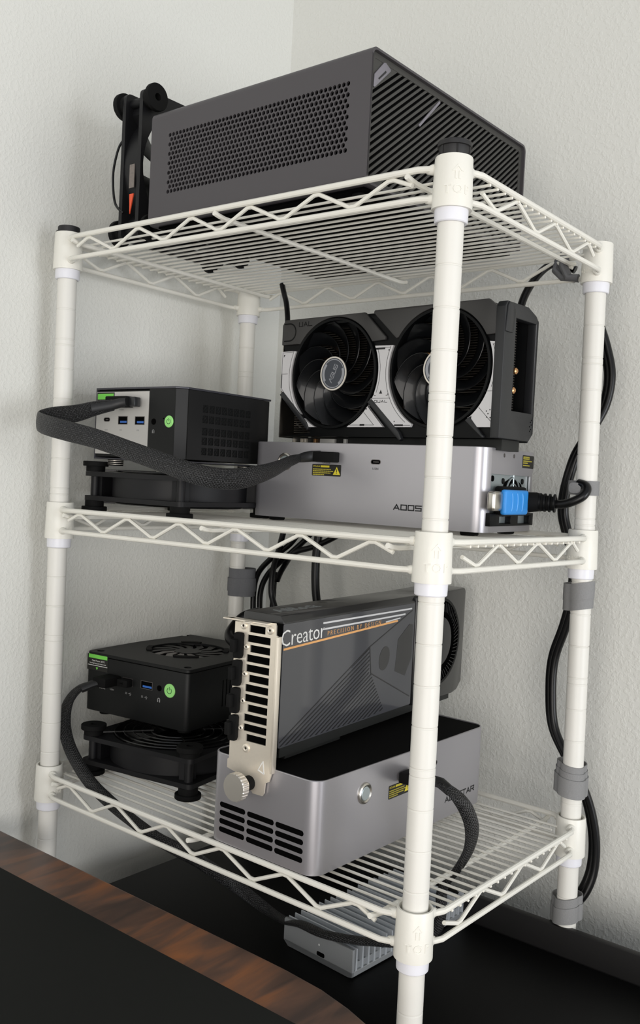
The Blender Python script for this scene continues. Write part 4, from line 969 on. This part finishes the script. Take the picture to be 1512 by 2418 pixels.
def yawbox(mb, c, yaw, hx_, hy, hz):
    e_ = ex(yaw); n2 = Vector((-e_.y, e_.x, 0)); c = Vector(c)
    mb.add([c + e_ * sx * hx_ + n2 * sy * hy + Z * sz * hz for sz in (-1, 1) for sy in (-1, 1) for sx in (-1, 1)], [(0, 2, 3, 1), (4, 5, 7, 6), (0, 1, 5, 4), (2, 6, 7, 3), (0, 4, 6, 2), (1, 3, 7, 5)]); return mb
m = MB(); yawbox(m, Vector((-329.5, 21.0, 355.5)) - O_, .057, 13, 4.6, 4.6); m.build('plug', 'rubber', tr, bevel=1)
m = MB(); yawbox(m, Vector((-329.5 + 15.5, 24.0, 355.6)) - O_, .057, 4, 3.6, 4.0); m.build('plug_latch', 'gpu_end', tr, bevel=.8)
m = MB(); m.tube([Vector(p) - O_ for p in ((-199, 104, 315), (-200, 113, 316.5), (-197, 119, 317.6), (-190, 121.5, 318))], 1, 12, flat=(4.6, 3), up=Z, rs=[.75, .95, 1, 1]); m.build('heat_shrink', 'heatshrink', tr)
m = MB(); yawbox(m, Vector((-184, 121.5, 317.4)) - O_, .068, 11, 4.2, 4.3); m.build('plug', 'rubber', tr, bevel=1)
# lower one
A = [(-368, 40, 107.5), (-376, 29, 103), (-380.5, 20, 92), (-379.5, 15, 75), (-369, 12, 58), (-349, 8, 45), (-322, 2.5, 35), (-291, .5, 26), (-262, 0, 19), (-238, 3, 12), (-228, 20, 0), (-236, 50, -20), (-222, 78, -44), (-196, 90, -60), (-170, 82, -57), (-145, 71, -47.4), (-121, 67, -45), (-102, 74, -45), (-85, 84, -45), (-62, 96, -42), (-44, 100, -30), (-36, 95, -10), (-33.5, 91, 10), (-20, 88, 30), (-9, 82, 49), (-4, 75, 66), (-5, 68, 80), (-10, 62, 90), (-21, 62, 95), (-36, 73, 92)]
O2 = Vector(A[0]); tr2 = root('braided_cable', A[0], 0, 'black braided cable from the all-black mini computer sagging down to the bottom dock', 'cable')
ups = [(1, .4, .2)] * 3 + [(.8, 1, .4)] * 5 + [(0, 1, .4)] * 3 + [(0, .3, 1)] * 1 + [(.5, 1, 0)] * 9 + [(.2, 1, 0)] * 4 + [(.5, 1, 0)] * 5
o = braided('sleeve', shift(A, A[0]), 11.5, 4.6, ups, [.6, .72, .85] + [.95] * 24 + [.85, .7, .55], '', None); o.parent = tr2
m = MB(); yawbox(m, Vector((-365, 49, 108)) - O2, .117, 8, 11, 4.2); m.build('plug', 'rubber', tr2, bevel=1.2)
m = MB(); m.tube([Vector(p) - O2 for p in ((-375, 28, 102), (-371, 37, 105.5), (-367, 44, 107))], 1, 12, flat=(5, 3.6), up=(1, .4, .2), rs=[.9, 1.05, 1.1]); m.build('heat_shrink', 'heatshrink', tr2)
m = MB(); m.tube([Vector(p) - O2 for p in ((-14, 60, 93), (-24, 64, 95.2), (-36, 73, 92), (-48, 84, 87.5))], 1, 12, flat=(4.8, 3.6), up=(.5, 1, 0), rs=[.8, .95, 1, 1]); m.build('heat_shrink', 'heatshrink', tr2)
m = MB(); yawbox(m, Vector((-61, 91, 83.5)) - O2, PI / 2 - .013, 8.5, 9.5, 4); m.build('plug', 'rubber', tr2, bevel=1)

# ------------------------------------------------------------------ power cords and ties
def cord(name, pts, r, label, cat='cord', group=None, mt_='cable_black', n=10):
    P = spline(pts, 6); O = Vector(pts[0]); m = MB(); m.tube([p - O for p in P], r, n); o = m.build(name, mt_, None, smooth=60); o.location = O * .001
    return tag(o, label, cat, group)
pw = root('power_cord', (-36, 184, 288), 0, 'black power cord with a blue pull tag plugged into the middle dock', 'cord')
O3 = Vector((-36, 184, 288)); e = ex(.068); n_ = Vector((-e.y, e.x, 0)); K = Vector((-42, 135, 264.3))   # dock right-front corner
def dk_(b, h, d): return K + n_ * b + e * d + Z * h - O3
def dbox(mb, b0, b1, h0, h1, d0, d1): mb.add([dk_(b, h, d) for h in (h0, h1) for b in (b0, b1) for d in (d0, d1)], [(0, 2, 3, 1), (4, 5, 7, 6), (0, 1, 5, 4), (2, 6, 7, 3), (0, 4, 6, 2), (1, 3, 7, 5)]); return mb
dbox(MB(), 20, 66, 14, 36, -1, 7).build('plug_body', 'rubber', pw, bevel=2)
dbox(MB(), 14, 58, 14.2, 33.5, 7, 12).build('blue_tag', 'blue_tag', pw, bevel=2, seg=3)
m = MB()
for i in range(3):
    b = 24 + i * 10; m.tube([dk_(b + 3.6 * math.cos(a) - 1.6, 24 + 8 * math.sin(a), 12.1) for a in [math.radians(-62 + 124 * q / 12) for q in range(13)]], .55, 6)
m.build('grip_ridges', 'blue_light', pw)
dbox(MB(), -2, 14, 17, 32, 3, 10).build('metal_sleeve', 'steel', pw, bevel=2.5, seg=3)
cp = [(-31, 201, 289.2), (-24, 204, 288.4), (-12, 205.5, 288.3), (-3, 206, 290.8), (4, 208, 295), (6, 211.5, 300), (3.5, 214, 304), (-3, 216, 305.5)]
m = MB(); m.tube([Vector(p) - O3 for p in spline(cp, 6)], 3.5, 12); m.build('cord', 'cable_black', pw)
m = MB(); m.tube([Vector(p) - O3 for p in ((-37, 199, 288.5), (-31, 201, 289), (-24, 203.5, 288.6), (-16, 205, 288.3))], 6.2, 14, rs=[1.3, 1.25, 1.0, .85]); m.build('strain_relief', 'rubber', pw)
m = MB()
for i in range(4): m.lathe([(6, 0), (7.4, .4), (7.4, 1.8), (6, 2.2)], Vector((-29 + i * 3.6, 201.6 + i * 1.0, 289 - i * .1)) - O3, (1, .3, 0), 14)
m.build('relief_ribs', 'gpu_black', pw)

bun = [(-17, 250, 470), (-14, 253, 456), (-12, 255, 444), (-4, 259, 419), (1, 260, 396), (-1, 258, 372), (-9, 252, 350), (-19, 250, 331), (-24, 249, 314), (-28, 250, 296), (-29, 252, 279), (-24, 252, 262), (-16, 250, 240), (-15, 248, 212), (-21, 250, 186), (-30, 252, 158), (-31, 252, 130), (-26, 250, 100), (-11, 246, 78), (2, 246, 60), (9, 252, 38), (13, 256, 12), (13, 256, -12), (9, 252, -30), (1, 247, -44), (-8, 246, -58), (-16, 248, -74), (-18, 250, -110), (-16, 252, -220)]
cord('power_cord', bun, 3.4, 'black cord bulging behind the right rear post of the rack, right strand', 'cord')
cord('power_cord', [(x - 5.2, y + 5, z) for x, y, z in bun], 3.4, 'black cord bulging behind the right rear post of the rack, left strand', 'cord')
cord('power_cord', [(-34, 256, 484), (-44, 254, 489), (-54, 250, 489), (-62, 244, 480), (-67, 236, 466), (-69, 230, 452), (-68, 222, 432), (-66, 213, 415)], 3.3, 'black cord arching from the top grey tie down behind the two-fan card')
cord('power_cord', [(-309, 197, 486), (-304, 195, 476), (-298, 192, 466), (-293, 189, 452), (-291, 189, 430), (-288, 196, 405), (-286, 210, 370), (-286, 216, 330), (-286, 216, 270)], 2.6, 'black cord dropping behind the upper left corner of the two-fan card')
cord('power_cord', [(-322, 238, 262), (-326, 236, 242), (-333, 238, 223), (-341, 240, 202), (-342, 240, 178), (-334, 240, 158), (-326, 242, 120), (-322, 242, 60), (-322, 242, -60)], 3.1, 'thin wavy black cord hanging behind the wrapped card')
cd = cord('flat_cord', [(-278, 240, 262), (-281, 238, 244), (-283, 238, 215), (-281, 238, 185), (-276, 242, 150), (-276, 244, 110), (-278, 244, 60), (-278, 244, -60)], 4.2, 'thick straight black cord hanging behind the wrapped card', 'cord')
cord('power_cord', [(-296, 244, 262), (-308, 243, 247), (-322, 242, 230), (-346, 241, 213), (-362, 240, 196), (-367, 240, 175), (-366, 240, 140), (-366, 242, 60), (-366, 242, -200)], 3.0, 'black cord curving into the tie on the left rear post, upper strand')
cord('power_cord', [(-288, 248, 258), (-302, 248, 240), (-322, 246, 222), (-340, 246, 208), (-354, 245, 194), (-361, 244, 175), (-361, 245, 140), (-360, 246, 60), (-360, 246, -200)], 3.0, 'black cord curving into the tie on the left rear post, lower strand')
cord('power_cord', [(-238, 236, 256), (-259, 237, 243), (-286, 238, 231), (-312, 240, 223), (-332, 250, 210), (-345, 252, 190), (-352, 254, 160), (-354, 254, -200)], 3.0, 'black cord slanting left from behind the middle dock, lowest strand')
cord('usb_cable', [(-252, 124, 178), (-262, 116, 174), (-266, 108, 166), (-262, 98, 159), (-250, 92, 155), (-238, 92, 152)], 5.2, 'fat black cable loop beside the steel card bracket', 'cable')

def tie(loc, zc, h, label, r=10.4, dark=False, off=(0, 0), bulge=(0, 0), extra=None, tilt=0):
    t = root('cable_tie', (loc[0], loc[1], zc), 0, label, 'cable tie', 'grey hook-and-loop ties on the rack posts' if False else None)
    mt_ = 'velcro_dark' if dark else 'velcro'
    def ring(z0, z1, rr, dx=0, dy=0, nm='band', tl=tilt):
        n = 40; vs = []; fs = []
        for z in (z0, z1):
            for q in (rr, rr - .9):
                for i in range(n):
                    a = 2 * PI * i / n; c_, s_ = math.cos(a), math.sin(a)
                    ext = max(0, c_ * bulge[0] + s_ * bulge[1]) ; k_ = (q + ext)
                    vs.append(V(dx + c_ * k_, dy + s_ * k_, z + tl * c_ * q * .1))
        for i in range(n):
            j = (i + 1) % n; fs += [(i, j, 2 * n + j, 2 * n + i), (n + j, n + i, 3 * n + i, 3 * n + j), (n + i, n + j, j, i), (2 * n + i, 2 * n + j, 3 * n + j, 3 * n + i)]
        MB().add(vs, fs).build(nm, mt_, t, smooth=50)
    for z0, z1, rr in h: ring(z0, z1, rr)
    return t, mt_
t, mm = tie((-.5, 226), 301.5, [(-5.2, 6.2, 9.6)], 'grey hook and loop tie on the right rear post beside the blue-tagged cord', bulge=(-6, 7))
MB().prism((-9, -12.5, -4), X, Z, -Y, rrect(0, 10, 0, 8.5, 3.2, 5), 0, 1.4).build('tab', mm, t, bevel=.4)
t, mm = tie((.6, 226), 214, [(-1, 12.5, 9.7), (-9, 0, 9.3)], 'grey hook and loop tie on the right rear post just under the middle shelf', bulge=(-6, 7), tilt=2)
t, mm = tie((1.4, 226.4), 67, [(6, 13, 9.4), (1, 8, 10.2), (-12, 3, 11.2)], 'thick three-turn grey tie on the right rear post above the bottom shelf', bulge=(-4, 8), tilt=-1)
t, mm = tie((2.8, 226.6), -37, [(-1, 9, 9.5), (-11, 2, 10.2)], 'grey hook and loop tie on the right rear post below the bottom shelf', bulge=(-3, 9), tilt=2)
t, mm = tie((-377.8, 226), 188, [(1, 13, 9.6), (-11, 3, 10.6), (-16, -8, 9.8)], 'dark grey hook and loop tie on the left rear post behind the bottom mini computer', dark=True, bulge=(5, 8))
t = root('cable_tie', (-24, 238, 483), 0, 'dark grey tie hanging from the top shelf beside the right rear sleeve', 'cable tie')
m = MB(); m.tube([(-16, 0, 6), (-17, -2, -4), (-10, -3, -10), (-2, -3, -11)], 1, 12, flat=(7, 3.4), up=Y); m.build('band', 'velcro_dark', t, bevel=0)
m = MB(); m.tube([(-8, -8, 8), (-8, -9, -2), (-4, -8, -11), (4, -6, -12)], 1, 12, flat=(7, 3.2), up=Y); m.build('band', 'velcro_dark', t)

# ------------------------------------------------------------------ finned aluminium enclosure on the cabinet
L, Dp, H = 72, 152, 21.8
dv = root('drive_enclosure', place(-94.6, 70.5, -71.9, -.067, L), -.067, 'silver finned aluminium drive enclosure lying on the black cabinet', 'drive')
m = MB(); m.prism((0, 0, 0), X, Z, Y, [(5, 0), (L - 4, 0), (L, 1.0), (L, 5), (0, 5), (0, 4)], 0, Dp)
m.prism((0, 0, 0), X, Z, Y, [(5, 0), (L - 4, 0), (L, 1), (L, H), (1, H), (0, H - 1), (0, 5)], 0, 2.6); m.build('body', 'alu_face', dv, bevel=.35, seg=1)
nf = 21
for i in range(nf):
    y = 4 + i * 7.1
    MB().prism((0, 0, 0), Y, Z, X, [(y, 4.5), (y + 2.2, 4.5), (y + 1.7, H - .5), (y + 1.1, H), (y + .5, H - .5)], .5, L - .2).build('fin', 'alu', dv, smooth=0)
MB().box(2, L - 2, 3, Dp - 2, 4, 10).build('base_block', 'alu_face', dv, smooth=0)
m = MB(); m.prism((0, 0, 0), X, Z, -Y, rrect(36, 44, 5, 8.4, 1.2, 3), -.3, .08); m.build('port', 'dark_hollow', dv)
MB().lathe([(.8, .02), (.8, .15), (0, .15)], (38, 0, 13.6), -Y, 10).build('status_light', 'print_white', dv)

# repeats of one kind carry a common group
for o in list(COL.objects):
    g = {'fan': 'square cooling fans on the rack', 'dock': 'grey metal graphics docks', 'graphics card': 'graphics cards standing on the docks',
         'cable tie': 'grey ties on the rack', 'cord': 'black cords behind the rack'}.get(o.get('category'))
    if o.name.startswith('mini_computer') and not o.parent: g = 'mini computers on cooling fans'
    if o.name.startswith('braided_cable') and not o.parent: g = 'braided data cables'
    if g: o['group'] = g
